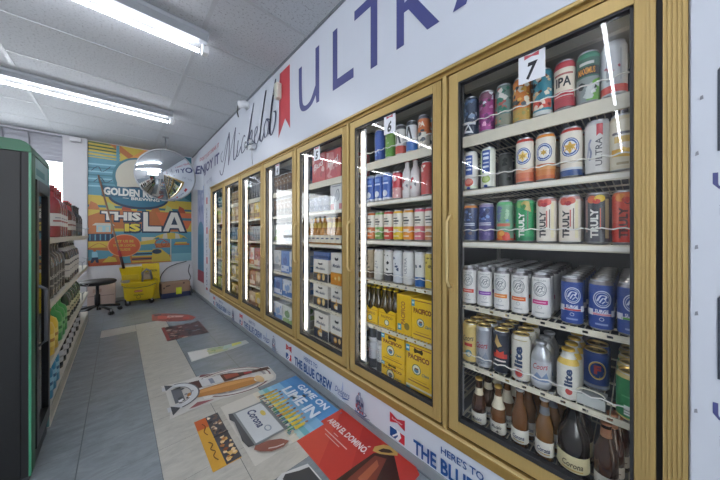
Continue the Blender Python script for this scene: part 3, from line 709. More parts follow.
# --- fifth shelf: big beer cans and aluminium bottles
H5, R5 = .180, .034
make_shelf(7, 5, .5725, 'wire')
def pile(p, d, y, n, grp='big cans on the fifth shelf, door seven', step=.069, x0=1.192, first=0.):
    for k in range(n):
        p.put(x0 + step * k, y, .573, '%s, %s in file, fifth shelf, door seven' % (d, ORD[k + 1]), grp, first if k == 0 else .2 * math.sin(3 * k + y * 10))
pile(can(R5, H5, 'd9c07a', [T('Coors', .0, .112, .052, .026, '2e3550', .12, .01, .3), R(-.016, .02, .076, .09, 'c9403a'), EL(.004, .045, .014, .016, '5f8fa0'), EL(.006, .042, .008, .010, 'd9d2b0')], ALUGOLD), 'gold beer can with dark script', .518, 4)
pile(can(R5, H5, 'b9bcc4', [T('Coors', 0, .098, .052, .026, 'c2303c', .12, .012, .3), PG([(-.03, .03), (-.012, .068), (.004, .045), (.018, .072), (.034, .03)], '9aa3b5'), T('LIGHT', 0, .022, .03, .010, '6a7083')], ALUGOLD, [(0, .1, 'c9ccd2')], metal=.5), 'silver beer can with red script', .458, 4)
pile(can(R5 - .001, H5, '2b3040', [PG([(-.012, .165), (-.002, .135), (.008, .12), (-.008, .11), (-.022, .13)], 'c9a86a'), R(-.028, .028, .068, .086, 'c9423c'), PG([(-.016, .07), (-.014, .10), (0, .092), (.014, .10), (.016, .07)], 'd9503f'), R(-.022, .022, .054, .060, 'e6d9d0'), SCRIB(rs, 1, -.02, .02, .02, .03, ['5a6076'])[0]], ALUGOLD), 'dark navy beer can with a red emblem', .386, 3, first=.1)
pile(can(R5, H5 + .003, 'ded9cc', [T('lite', -.002, .098, .084, .030, '2f4468', PI / 2, .04), EL(.0, .034, .013, .015, 'c9504a'), RG(0, .034, .016, .018, .002, '7d86a0', 18), R(-.03, .03, .162, .165, 'b9a874')], ALUGOLD), 'white beer can with vertical blue letters', .313, 3)
AB = [(.030, 0), (.0325, .004), (.033, .01), (.033, .108), (.030, .126), (.022, .142), (.0175, .152), (.0165, .158), (.018, .16), (.018, .172)]
p = bottle(AB, mat('b9bcc2', .3, .6, .05), (.02, .105, [T('Coors', 0, .05 + .035, .05, .022, 'b8323c', .12, .01, .3), PG([(-.03, .03), (-.01, .062), (.005, .045), (.02, .066), (.032, .03)], '7f93b5')]), None, 'a9abb0', 'aluminium_bottle', lab_col='c6c9cf', capm=mat('b9bbc0', .35, .7))
for k in range(3): p.put(1.192 + .07 * k, .245, .573, 'silver aluminium beer bottle with red script, %s in file' % ORD[k + 1], 'aluminium bottles on the fifth shelf, door seven', .1)
p = bottle(AB, mat('e0ddd4', .35, .1, .05), (.018, .108, [T('lite', -.004, .078, .062, .024, '2f4468', PI / 2, .04), EL(-.002, .03, .010, .011, 'c9504a')]), (.12, .14, 'e6c35a'), 'e0b83f', 'aluminium_bottle', lab_col='e6e3da', capm=mat('dcb246', .35, .5))
for k in range(4): p.put(1.19 + .07 * k, .163, .573, 'white aluminium bottle with gold cap and vertical blue letters, %s in file' % ORD[k + 1], 'aluminium bottles on the fifth shelf, door seven', .25)
p = can(.0385, .145, '2f4fa0', [EL(.004, .078, .026, .034, 'd9b75a', 24), EL(.004, .078, .021, .028, '24448c', 24), T('F', .004, .08, .020, .032, 'c94a4a', 0, .06), RG(.004, .078, .026, .034, .002, 'efe0b0', 24), R(-.05, .05, .012, .02, 'a9b4cf')], ALUGOLD, [(0, .16, '8d93a6')])
for k in range(2): p.put(1.335 + .08 * k, .10, .573, 'large blue can with gold oval, %s in file, set back on the fifth shelf' % ORD[k + 1], 'large oil can shaped beers', .1)
p = can(.0385, .150, '2f8a52', [R(.006, .026, .0, .14, 'cfe0c4'), T("FOSTER'S", .016, .062, .10, .016, '3f7a3a', PI / 2, .03), R(-.03, -.006, .02, .05, 'e3e6e0'), R(-.03, -.006, .026, .028, '5a6a60'), R(-.03, -.006, .034, .036, '5a6a60'), R(-.03, -.006, .042, .044, '5a6a60'), R(-.036, .0, .075, .08, '57a877')], ALUGOLD, [(.88, 1, 'd3bf7a'), (0, .08, 'd0bf6a')])
for k in range(4): p.put(1.192 + .08 * k, .002, .573, 'large green can with gold lid, %s in file, fifth shelf, door seven' % ORD[k + 1], 'large oil can shaped beers', .25)
tr = empty('can_tray', (1.165, .10, .573), label='clear plastic can tray in front of the large blue can', cat='tray')
CLR = mat('c3c7c4', .15, 0, .03); m = MB().box(0, .13, -.036, .036, 0, .004, CLR); m.box(0, .004, -.036, .036, .004, .035, CLR, .001); m.obj('tray_base', tr)
q = MB(); q.tube([(0.0, .036 * math.cos(a), .045 + .012 * math.sin(a)) for a in [PI * j / 12 for j in range(13)]], .0022, WIRE); q.obj('tray_wire', tr)

# --- bottom deck, door seven: bottles
AMB = mat('3c1e0e', .12, 0, .25, 18, coat=.6); AMBER = mat('6e431e', .12, 0, .3, 14, coat=.6); DARK = mat('1a1416', .15, 0, .2, 20, coat=.3)
LN = [(.026, 0), (.0305, .004), (.0305, .115), (.028, .135), (.018, .165), (.0145, .18), (.0135, .215), (.0145, .217), (.0145, .222), (.0135, .224), (.0132, .228)]
STB = [(.027, 0), (.031, .004), (.031, .085), (.026, .115), (.0165, .142), (.0145, .165), (.0135, .190), (.0148, .192), (.0148, .197), (.0135, .199), (.0132, .205)]
BIG = [(.040, 0), (.046, .006), (.046, .13), (.041, .155), (.026, .18), (.019, .20), (.0165, .228), (.018, .23), (.018, .236), (.0165, .238), (.016, .243)]
MD = lambda c: [T('Modelo', 0, .035 + .0, .040, .014, c, .05, .02, .25), R(-.02, .02, .019, .022, 'b79a4a')]
bot = [
 (bottle(STB, AMB, (.012, .062, MD('2f3d63')), (.135, .165, 'd9cdb2'), 'd9b25a'), 'amber short bottle with pale neck foil', .484, 3),
 (bottle(STB, AMBER, (.012, .062, [T('Modelo', 0, .042, .038, .014, '2a2d38', .05, .02, .25), ST(.004, .024, .007, '2a2d38', 4, .4)]), (.115, .165, 'e6dcc4'), 'd9b25a'), 'honey coloured short bottle with white neck foil', .402, 3),
 (bottle(LN, AMBER, (.022, .075, [T('Corona', 0, .046, .044, .016, '2b3a66', 0, .02, .15), R(-.02, .02, .03, .033, 'c9a24a')]), None, 'c9ccd2'), 'clear long necked bottle of golden beer', .320, 3),
 (bottle(LN, mat('7a5228', .12, 0, .4, 12, coat=.6), (.022, .075, [T('Corona', 0, .046, .044, .018, '2b3a66', 0, .025, .15), R(-.02, .02, .03, .033, 'c9a24a')]), (.17, .20, '6d7076'), 'd5d7da'), 'long necked bottle with pale blue lettered label', .236, 3),
 (bottle(BIG, DARK, (.03, .085, [T('Corona', 0, .055, .062, .02, '4a3f33', 0, .02, .15), R(-.03, .03, .036, .039, 'c9a24a')]), None, 'd9c05a', lab_col='ded3a8'), 'fat dark bottle with cream label', .150, 2),
 (bottle(LN, AMB, (.02, .06, [R(-.02, .02, .036, .04, '8a8078')]), (.18, .21, 'a9785a'), 'c98a6a', lab_col='d9d6d0'), 'brown bottle at the near corner', .064, 3),
]
make_shelf(7, 6, .297, 'wire', False)
for p, d, y, n in bot:
    for k in range(n):
        p.put(1.20 + (.075 if n == 3 else .10) * k, y - .012 * k * (n == 3), .2975, '%s, %s in file, bottom deck, door seven' % (d, ORD[k + 1]), 'bottles on the bottom deck, door seven', .08 * (k + 1))

# ------------------------------------------------------------------ door six
for n, z, k, g in ((1, 1.608, 'panel', True), (2, 1.358, 'rail', False), (3, 1.12, 'rail', True), (4, .872, 'wire', True), (5, .595, 'wire', False), (6, .283, 'wire', False)):
    make_shelf(6, n, z, k, g)
def simple(base, band, txtc, top=None, r=.0318, h=.175, lid=ALU, word=None, n=6, lo=.42, name='beer_can'):
    rr = random.Random(base + band + str(h))
    d = SCRIB(rr, n, -r * .9, r * .9, h * .5, h * .9, [txtc, band, txtc], (.10, .26))
    if word: d = [T(word, 0, h * .62, r * 1.5, h * .16, txtc, 0, .03)] + d[:2]
    return can(r, h, base, d + SCRIB(rr, 3, -r * .8, r * .8, h * .08, h * (lo - .06), [base, txtc], (.1, .24)), lid, [(0, lo, band)] + ([(.93, 1, top)] if top else []), name)
g6 = 'cans on the top shelf, door six'
for p, d, y, h in [(can(.033, .19, '2f56b0', SCRIB(rs, 4, -.02, .02, .03, .08, ['cfd9ee', '7f9fd9'], (.15, .3))), 'tall royal blue can', 1.085, 0), (simple('7db04a', '5f9a3a', 'd9e6b0', None, .0318, .15, n=4), 'short lime green can', .999, 0),
                   (can(.0318, .172, 'd6d2cf', [PG([(-.02, .06), (-.004, .13), (.006, .13), (.022, .06), (.012, .06), (.0, .11), (-.010, .06)], '26282e'), R(-.03, .03, .02, .05, 'c9473a')], ALU, [(0, .3, 'c9503f'), (.85, 1, '55565c')]), 'grey can with black A and red base', .921, 0),
                   (can(.0318, .172, 'd0d4da', [PG([(-.02, .07), (-.004, .14), (.006, .14), (.022, .07), (.012, .07), (.0, .12), (-.010, .07)], '26282e')], ALU, [(0, .36, '2f6fc0'), (.85, 1, '4a4d55')]), 'grey can with black A and blue base', .845, 0),
                   (can(.0318, .178, 'd9763f', [T('IPA', 0, .128, .044, .028, 'f0e6d6', 0, .04), R(-.03, .03, .05, .085, 'e9e4d8')] + SCRIB(rs, 6, -.026, .026, .01, .10, ['3c4450', 'b9894f'], (.12, .3)), ALU, [(0, .4, 'd6cdbd'), (.88, 1, '6d737d')]), 'orange topped can with pale lower half', .768, 0)]:
    for k in range(2): p.put(1.19 + .07 * k, y, 1.6085, '%s, %s in file, top shelf, door six' % (d, ORD[k + 1]), g6)
g6 = 'drinks on the second shelf, door six'
pb = can(.031, .17, '3a62b8', [EL(0, .045, .018, .02, 'e3e8f2'), R(-.024, .024, .10, .11, 'c9d6ee'), R(-.02, .02, .12, .14, '6f93d6')], ALU, [(0, .12, 'dfe4ee'), (.9, 1, '9fb0d0')], 'seltzer_can')
for j, y in enumerate((1.157, 1.087, 1.021)):
    for k in range(2): pb.put(1.19 + .066 * k, y, 1.3585, 'blue can with white oval, %s from light bar, %s row, second shelf, door six' % (ORD[j + 1], ['front', 'rear'][k]), g6)
p = simple('c9404a', 'd9a0a0', 'f0e0de', 'b03038', .031, .16, n=5); p.put(1.19, .945, 1.3585, 'red can with pink base, second shelf, door six', g6); p.put(1.26, .945, 1.3585, 'red can behind the pink based one, second shelf, door six', g6)
SLB = [(.024, 0), (.027, .004), (.027, .13), (.024, .15), (.014, .17), (.0125, .2), (.014, .202), (.0135, .21)]
p = bottle(SLB, mat('d9d2d2', .3, .1, .05), (.03, .12, SCRIB(rs, 5, -.02, .02, .04, .11, ['c94a52', '8a8d95'], (.15, .3))), None, 'c9404a', 'aluminium_bottle', lab_col='e0dbd9', capm=mat('c04048', .4))
p.put(1.19, .877, 1.3585, 'white aluminium bottle with red cap, farther of the pair on door six second shelf', g6); p.put(1.19, .822, 1.3585, 'white aluminium bottle with red cap, nearer of the pair on door six second shelf', g6)
p = simple('c9453f', 'c9453f', 'ecdcd2', None, .0318, .178, n=7); p.put(1.19, .748, 1.3585, 'bright red can at the near end, second shelf, door six', g6)
g6 = 'fruit cans on the third shelf, door six'
for (b, t, nm), y in zip([('e07a35', 'e07a35', 'orange'), ('7fae5a', '8fbf6a', 'green'), ('d9503f', 'c9483a', 'red'), ('e6c435', 'e0b030', 'yellow'), ('f0a040', 'e6a03a', 'amber'), ('e07a85', 'e0607a', 'pink'), ('c98a5a', 'c9505a', 'brown and red')], [1.152, 1.083, 1.010, .937, .865, .790, .724]):
    p = can(.0325, .175, 'e6dfd2', [R(-.02, .012, .125, .132, '6d6a66'), R(-.02, .02, .108, .118, '55534f'), R(-.016, .016, .095, .101, '8a8782'), R(-.018, .018, .05, .066, 'f0ddc0'), R(-.02, .02, .024, .03, 'f3e6d0')], ALU, [(0, .46, b), (.9, 1, t)], 'seltzer_can')
    for k in range(3): p.put(1.19 + .068 * k, y, 1.1205, 'white and %s can, %s in file, third shelf, door six' % (nm, ORD[k + 1]), g6)
g6 = 'tall white cans on the fourth shelf, door six'
for (b, bd, t, nm, tp), y in zip([('b9a88c', '6d5a48', '3f362f', 'tan and brown', None), ('d9d6cf', 'cfccc6', '8a8d92', 'plain white', None), ('dcd9d4', '4a4a50', '26282c', 'white and black', None), ('d6d7da', 'c9ccd4', '3f4a6a', 'white with navy letters', None), ('dcdbd8', 'd6d5d2', '8d9199', 'white with grey letters', None), ('dddcd9', '2f66a8', '55606f', 'white with blue base', None), ('d9c25a', 'd3b94f', '8a7430', 'yellow', None)], [1.168, 1.090, 1.008, .937, .865, .786, .722]):
    p = can(.0328, .19, b, [T('ULTRA', 0, .11, .09, .016, t, PI / 2, .02)] if nm == 'white with grey letters' else SCRIB(random.Random(nm), 8, -.02, .02, .07, .165, [t, t, b], (.10, .3)), ALU, [(0, .3, bd)], 'beer_can')
    for k in range(5): p.put(1.19 + .068 * k, y, .8725, '%s tall can, %s in file, fourth shelf, door six' % (nm, ORD[k + 1]), g6)
# yellow cartons
YEL = 'efc62f'
def pac(w_, h_, side=False, big=.8):
    f = [R(-w_ * .46, w_ * .46, h_ * .93, h_ * .95, 'a9543a'), T('PACIFICO', 0, h_ * .70, w_ * big, h_ * .13, '8a4a2a', 0, .05), EL(-w_ * .08, h_ * .42, w_ * .17, w_ * .17, '3f6f5a'), EL(-w_ * .08, h_ * .42, w_ * .145, w_ * .145, 'e6e3d0'), EL(-w_ * .08, h_ * .40, w_ * .09, w_ * .08, '4f7fa8'), R(-w_ * .13, w_ * .0, h_ * .42, h_ * .46, '8a5a3a'),
         T('Clara', w_ * .26, h_ * .36, w_ * .26, h_ * .07, '3f7a8a', .1, .02, .3), R(-w_ * .40, w_ * .4, h_ * .10, h_ * .13, 'a9743a'), R(-w_ * .3, w_ * .3, h_ * .17, h_ * .19, 'c99a2f'), R(-w_ * .49, -w_ * .34, h_ * .80, h_ * .96, '4a9fc0'), R(-w_ * .47, -w_ * .36, h_ * .86, h_ * .91, 'cfe6ee')]
    return f
HANDLE = lambda w_, h_: [PG([(x * w_ * .36, h_ * .87 + y * h_ * .16) for x, y in [(-.5, 0), (-.4, .4), (-.12, .22), (.12, .22), (.4, .4), (.5, 0), (.4, -.4), (.12, -.22), (-.12, -.22), (-.4, -.4)]], '4a3c18')]
g6 = 'yellow beer cartons behind door six'
def pcarton(w_, d_, h_, handle=True):
    sd = [(v, f, c) for v, f, c in pac(d_ * .9, h_)]
    sd = [([(x + d_ / 2, y) for x, y in v], f, c) for v, f, c in sd]
    return carton(w_, d_, h_, YEL, pac(w_, h_) + (HANDLE(w_, h_) if handle else []), sd)
pcarton(.172, .30, .118).put(1.165, .965, .2835, 'low yellow beer carton at the bottom, door six, under the wide one', g6)
pcarton(.172, .30, .168).put(1.165, .965, .402, 'wide yellow beer carton stacked on the low carton, door six', g6)
pc = carton(.165, .30, .052, 'e9e3cc', [R(-.08, .08, .006, .044, 'efc62f'), T('PACIFICO', .01, .025, .1, .018, '8a4a2a', 0, .05), R(-.08, -.055, .008, .042, '4a9fc0')], [R(.01, .29, .006, .044, 'efc62f')]); pc.put(1.165, .785, .2835, 'flat yellow and white carton at the near bottom corner, door six', g6)
pcarton(.165, .30, .225).put(1.165, .785, .336, 'tall yellow beer carton standing on the flat carton, door six', g6)
pv = carton(.098, .30, .222, YEL, [R(-.046, .046, .004, .218, 'e9bf2c'), T('PACIFICO', -.004, .12, .13, .03, 'a9743a', PI / 2, .04), R(-.042, -.016, .02, .055, '4a9fc0'), R(-.036, -.022, .03, .045, 'cfe6ee'), EL(.022, .05, .018, .02, '8a7a3a')], [([(x + .15, y) for x, y in v], f, c) for v, f, c in pac(.26, .222)])
pv.put(1.165, .883, .5955, 'narrow yellow carton beside the six pack, fifth shelf, door six', g6)
pcarton(.135, .30, .218, False).put(1.165, .762, .5955, 'yellow carton with round emblem at the near end, fifth shelf, door six', g6)
bp = bottle(LN[:-1] + [(.0132, .226)], mat('4a3a1a', .12, 0, .2, 20, coat=.6), (.03, .08, [R(-.02, .02, .05, .058, '8a4a2a')]), None, 'e6c83a', lab_col='e6c83a')
for j, yy in enumerate((1.147, 1.008)):
    t = empty('six_pack_carrier', (1.165, yy, .5955), label='yellow six pack carrier, %s, on the fifth shelf, door six' % ['next to the light bar', 'beside the narrow carton'][j], cat='carrier', group='six pack carriers behind door six')
    w_ = .066; m = MB(); YM = print_(YEL)
    m.add([(0, -w_, 0), (0, w_, 0), (0, w_, .105), (0, .03, .112), (0, 0, .085), (0, -.03, .112), (0, -w_, .105)], [[0, 1, 2, 3, 4, 5, 6]], YM)
    m.box(0, .13, -w_, -w_ + .002, 0, .105, YM).box(0, .13, w_ - .002, w_, 0, .105, YM).box(.128, .13, -w_, w_, 0, .105, YM).box(0, .13, -w_, w_, 0, .002, YM)
    m.deco([R(-.06, .06, .086, .090, 'c99a2f')] + [T('PACIFICO', 0, .066, .09, .016, 'a9743a', 0, .04), EL(.0, .035, .018, .018, '3f6f5a'), EL(.0, .035, .014, .014, 'e6e3d0'), R(-.058, .058, .008, .011, 'a9743a')], lambda x, y, l: (-l, -x, y), .0004, .0002)
    m.obj('carton_body', t)
    MB().box(.064, .066, -.045, .045, .10, .20, YM, .0008).obj('carry_handle', t)
    for q in range(6):
        bp.put(1.165 + .034 + .064 * (q % 2), yy - .042 + .042 * (q // 2), .598, 'gold capped bottle in the %s slot, carrier %s' % (['near front', 'near rear', 'middle front', 'middle rear', 'far front', 'far rear'][q], ['by the light bar', 'by the narrow carton'][j]), 'bottles in the yellow six packs')
p = can(.035, .19, 'c6c9ce', [R(-.03, .03, .03, .085, '4a4d55'), T('LIGHT', 0, .13, .08, .018, '8a8f99', PI / 2, .03)], ALU, [(.15, .45, '55585f')])
for j, y in enumerate((1.15, 1.08)):
    for k in range(2): p.put(1.205, y, .2835 + .19 * k, 'silver can with dark band, %s from light bar, %s in stack, door six' % (ORD[j + 1], ['lower', 'upper'][k]), 'silver cans stacked at the bottom, door six')

# ------------------------------------------------------------------ door five
for n, z, k, g in ((1, 1.573, 'panel', False), (2, 1.335, 'rail', False), (3, 1.078, 'rail', False), (4, .783, 'wire', False), (5, .586, 'wire', False), (6, .33, 'wire', False)):
    make_shelf(5, n, z, k, g)
def rcart(w_, h_, d_=.30):
    r_ = random.Random(int(w_ * 1e4))
    return carton(w_, d_, h_, 'c9494a', SCRIB(r_, 12, -w_ * .45, w_ * .45, .01, h_ - .01, ['d98a88', 'b03a3c', 'e6b5b0', 'c2404a'], (.10, .28)) + [T('Bud', 0, h_ * .6, w_ * .7, h_ * .22, 'e9d3d0', .25, .02, .3)], [R(.01, d_ - .01, .02, h_ - .02, 'b8413f')] + [([(x + d_ / 2, y) for x, y in v], f, c) for v, f, c in SCRIB(r_, 8, -d_ * .4, d_ * .4, .02, h_ - .02, ['d98a88', 'e0aaa5'], (.1, .3))])
rcart(.185, .225).put(1.165, 1.725, 1.5735, 'red beer carton next to the light bar, top shelf, door five', 'red cartons behind door five')
rcart(.178, .215).put(1.165, 1.533, 1.5735, 'red beer carton at the near end, top shelf, door five', 'red cartons behind door five')
wc = carton(.15, .28, .205, 'dcdcdc', [STROKE([(-.03, .05), (-.01, .12), (.02, .15), (.03, .09), (.0, .06)], .008, '6a6d75'), EL(.0, .10, .024, .03, 'b5b8bd'), R(-.05, .05, .17, .18, '9a9da3'), R(-.07, -.03, .005, .045, 'c9757a'), R(.03, .07, .005, .045, 'c9757a')], [R(.02, .26, .15, .17, '9a9da3')], name='beer_carton'); wc.put(1.165, 1.492, 1.3355, 'white beer carton with a grey sketch, second shelf, door five', 'cartons on the second shelf, door five')
p = simple('8d96a8', '5a6a8c', 'c9d0dc', None, .0305, .12, n=4)
for k in range(4):
    for r_ in range(2): p.put(1.19 + .066 * r_, 1.855 - .068 * k, 1.3355, 'short blue grey can, %s from light bar, %s row, second shelf, door five' % (ORD[k + 1], ['front', 'rear'][r_]), 'short cans on the second shelf, door five')
p1 = bottle(STB, mat('b9803a', .12, 0, .3, 14, coat=.6), (.012, .07, [R(-.02, .02, .04, .05, '3a4468')]), (.13, .17, 'd9b84f'), 'dcb246', lab_col='e9e2cf')
for k in range(7):
    for r_ in range(2): p1.put(1.195 + .066 * r_, 1.872 - .064 * k, 1.0785, 'short golden beer bottle, %s from light bar, %s row, third shelf, door five' % (ORD[k + 1], ['front', 'rear'][r_]), 'golden bottles on the third shelf, door five')
def modelo(w_, h_, d_=.28, tall=False, gold=False):
    lo = h_ * .36
    def face(W):
        o = [R(-W * .5, W * .5, .0, lo, 'd98f2f' if gold else '2f3648'), R(-W * .48, W * .48, lo, lo + .006, 'b7974a'),
             PG([(-W * .16, h_ * .80), (-W * .13, h_ * .86), (-W * .04, h_ * .83), (W * .04, h_ * .83), (W * .13, h_ * .86), (W * .16, h_ * .80), (W * .08, h_ * .76), (-W * .08, h_ * .76)], '1c1d22'),
             T('Modelo', 0, h_ * .60, W * .62, h_ * .12, '3a4460', 0, .03, .2), EL(-W * .1, lo * .55, W * .13, W * .13, 'd9a03a'), EL(-W * .1, lo * .55, W * .07, W * .07, 'f0d9a0')]
        if tall: o += [PG([(-W * .08, .02), (-W * .10, h_ * .28), (-W * .03, h_ * .40), (-W * .03, h_ * .52), (W * .03, h_ * .52), (W * .03, h_ * .40), (W * .10, h_ * .28), (W * .08, .02)], 'd3a04a'), R(-W * .09, W * .09, h_ * .10, h_ * .24, 'e9e2cf')]
        else: o += [EL(W * .22, lo * .6, W * .09, W * .13, 'e3c98a')]
        return o
    return carton(w_, d_, h_, 'e3e0d8', face(w_), [([(x + d_ / 2, y) for x, y in v], f, c) for v, f, c in face(d_ * .96)])
g5 = 'white and navy cartons behind door five'
modelo(.20, .172).put(1.165, 1.70, .7835, 'white and navy carton next to the light bar, fourth shelf, door five', g5)
modelo(.14, .235, gold=True).put(1.165, 1.492, .7835, 'tall white and gold carton at the near end, fourth shelf, door five', g5)
modelo(.20, .180).put(1.165, 1.70, .5865, 'white and navy carton next to the light bar, fifth shelf, door five', g5)
modelo(.14, .178, tall=True).put(1.165, 1.492, .5865, 'white carton with a bottle picture at the near end, fifth shelf, door five', g5)
modelo(.19, .205, tall=True).put(1.165, 1.692, .3305, 'white carton with a bottle picture, bottom deck, door five, by the light bar', g5)
modelo(.155, .225).put(1.165, 1.49, .3305, 'white and navy carton at the near end, bottom deck, door five', g5)
p = carton(.21, .28, .06, '3f5f9a', [R(-.1, .1, .01, .03, '2f4a80')], [R(.02, .26, .01, .03, '2f4a80')]); p.put(1.17, 1.70, .956, 'flat blue carton lying on the white and navy carton, fourth shelf, door five', 'flat cartons behind door five')

# ------------------------------------------------------------------ the four far doors: mixed stock
def gcart(w_, d_, h_, base, a, b, seed, word=None):
    r_ = random.Random(seed)
    fr_ = [R(-w_ * .48, w_ * .48, h_ * .08, h_ * .34, a), EL(0, h_ * .56, w_ * .26, h_ * .2, b)] + SCRIB(r_, 5, -w_ * .42, w_ * .42, h_ * .1, h_ * .92, [a, b, base], (.08, .2))
    sd = [R(.01, d_ - .01, h_ * .08, h_ * .34, a), EL(d_ * .5, h_ * .6, d_ * .26, h_ * .22, b)] + [([(x + d_ / 2, y) for x, y in v], f, c) for v, f, c in SCRIB(r_, 6, -d_ * .42, d_ * .42, h_ * .1, h_ * .92, [a, b, base], (.08, .2))]
    if word: sd.append(T(word, d_ * .5, h_ * .82, d_ * .7, h_ * .12, a, 0, .03))
    return carton(w_, d_, h_, base, fr_, sd)
SHZ = (1.573, 1.335, 1.078, .783, .552, .30)
CART = {4: [('blue', '4f7fc4', 'cfd9ea', '2f56a0'), ('white and blue', 'd9dde3', '4f7fc4', '8fb0dc'), ('white and green', 'd9ddd4', '8fae5a', '5f8a4a'), ('pale grey', 'cfd0d0', '8a8f96', 'a9b3c0')],
        3: [('tan', 'c9a884', '8a6a4a', 'e6d6bc'), ('yellow', 'e9c84a', '8a5a2a', 'd9d6c0'), ('white and red', 'e0dad4', 'c9504a', 'd9a09a'), ('dusty red', 'b9605a', 'e0c9c0', '8a3a3a')],
        2: [('orange brown', 'b98a5a', '6a4a30', 'e0c49a'), ('grey blue', '9fb0b9', '55707f', 'd6dde0'), ('white and gold', 'dcd6c4', 'b9963a', '8a8d92'), ('mustard', 'c9a83f', '6a5a2a', 'e3d6a0')],
        1: [('olive', 'a39a4a', '5a5a2f', 'd6cf9a'), ('teal', '5f9a9a', '2f5a60', 'bfd6d4'), ('lime', 'b9d23f', '5f7a2a', 'e6eab0'), ('white', 'd9dcdc', '8a9aa5', 'b5bfc6')]}
CANS = {4: [('brown', '8a6a4a', '5a4230'), ('blue', '4a78bf', '2f4f90')], 3: [('dark grey', '5a5c60', '3a3a3e'), ('silver', 'b9bcc0', '8a8d93')], 2: [('tan', 'b9a07a', '7a6040'), ('blue grey', '6f8a9f', '4a5f70')], 1: [('teal', '4f8a94', '2f5a60'), ('charcoal', '4a4d50', '2f3033')]}
for i in (4, 3, 2, 1):
    y0, y1 = rowspan(i); pn = place_name[i]
    carts = [gcart(.19, .30, .17, b, a, c, i * 10 + q) for q, (n, b, a, c) in enumerate(CART[i])]
    talls = [gcart(.16, .30, .21, b, a, c, i * 10 + q + 50) for q, (n, b, a, c) in enumerate(CART[i])]
    cans = [simple(b, d, 'd9d9d6', None, .0315, .17, n=4) for n, b, d in CANS[i]]
    for s, z in enumerate(SHZ):
        sn = 'top shelf,second shelf,third shelf,fourth shelf,fifth shelf,bottom deck'.split(',')[s]
        make_shelf(i, s + 1, z, 'panel' if s == 0 else ('rail' if s < 3 else 'wire'), False)
        if s in (0, 2 if i != 4 else 1):
            cn = CANS[i][s // 2 % 2][0]; p = cans[s // 2 % 2]
            ny = 7
            if i == 4 and s == 0: ny = 5
            for k in range(ny):
                for r_ in range(2):
                    p.put(1.20 + .07 * r_, y1 - .085 - .072 * k, z + .0005, '%s can, %s from light bar, %s row, %s of %s' % (cn, ORD[k + 1], ['front', 'rear'][r_], sn, pn), 'cans on the %s of %s' % (sn, pn))
            if i == 4 and s == 0:
                gcart(.15, .3, .2, '4f86d0', 'cfd9ea', '2f56a0', 77).put(1.165, y0 + .085, z + .0005, 'blue carton beside the brown cans, top shelf of %s' % pn, 'cartons behind %s' % pn)
        else:
            y = y1 - .075; k = 0; q = s + i
            while y - .165 > y0 - .02:
                tall = s in (1, 3) and SHZ[s - 1] - z > .235
                lst = talls if tall else carts; wd = .16 if tall else .19
                if y - wd < y0 - .01: break
                nm = CART[i][q % 4][0]
                lst[q % 4].put(1.165, y - wd / 2, z + .0005, '%s carton, %s from light bar, %s of %s' % (nm, ORD[k + 1], sn, pn), 'cartons behind %s' % pn)
                y -= wd + .008; k += 1; q += 1
    for P_ in carts + talls + cans:
        if not P_.used:
            for ch in [P_.root] + list(P_.root.children_recursive):
                KIDS.pop(ch.name, None); bpy.data.objects.remove(ch)

# ------------------------------------------------------------------ mural on the back wall
OR, BL, TE, YE, RDO, CRM, NV = 'b8703f', '5b94a6', '3b7685', 'cdb44c', 'a84f36', 'c9c4b2', '2b3d54'
mu = MB(); MX0, MX1, MZ0, MZ1 = -.366, 1.066, .625, 2.685
mu.box(MX0, MX1, YB - .006, YB - .001, MZ0, MZ1, ink(BL))
mm = lambda x, y, l: (x, YB - .006 - l, y)
it = []
it += [R(MX0, MX1, 2.42, MZ1, YE)] + [R(MX0, .02, 2.655 - .055 * k, 2.68 - .055 * k, '4f6a4a' if k < 3 else '6fa0a0') for k in range(5)]
it += [PG([(-.12, 2.685), (.02, 2.685), (.34, 2.42), (.2, 2.42)], OR), PG([(.34, 2.685), (.5, 2.685), (.2, 2.42), (.06, 2.42)], 'dd9a55'), PG([(.55, 2.685), (.75, 2.685), (.95, 2.45), (.7, 2.45)], RDO), PG([(.8, 2.685), (1.066, 2.685), (1.066, 2.5)], TE), R(-.03, .01, 2.3, 2.68, BL)]
it += [R(MX0, MX1, 1.90, 2.36, BL)]
rm = random.Random(5)
for k in range(7):
    z = 2.32 - .06 * k; it.append(PG([(MX0, z), (-.02, z + .02), (-.05, z - .006), (MX0, z - .024)], TE if k % 2 else '8fc0cf'))
it += [STROKE([(-.33, 2.2), (-.25, 2.28), (-.2, 2.2), (-.1, 2.3)], .012, NV), STROKE([(-.3, 2.02), (-.22, 2.1), (-.16, 2.02), (-.06, 2.1)], .012, NV)]
it += [R(MX0, MX1, 1.56, 1.80, YE), R(MX0, MX1, 1.60, 1.64, TE)] + [PG([(MX0 + .2 * k, 1.56), (MX0 + .2 * k + .14, 1.56), (MX0 + .2 * k + .1, 1.66), (MX0 + .2 * k + .03, 1.7)], [OR, 'b9c07a', RDO, TE][k % 4]) for k in range(7)]
it += [PG([(.78, 2.02), (.86, 1.98), (.95, 1.9), (.9, 1.84), (.8, 1.86)], YE), PG([(.9, 2.1), (1.066, 2.0), (1.066, 1.8), (.96, 1.86)], TE)]
it += [EL(.27, 2.15, .35, .37, TE, 36), EL(.27, 2.16, .31, .33, CRM, 36), R(-.02, .56, 1.98, 2.1, CRM)]
it += [EL(.28, 1.80, .41, .20, NV, 36), EL(.28, 1.81, .38, .17, '35718a', 36), R(-.21, .80, 1.785, 1.975, '2f6078')]
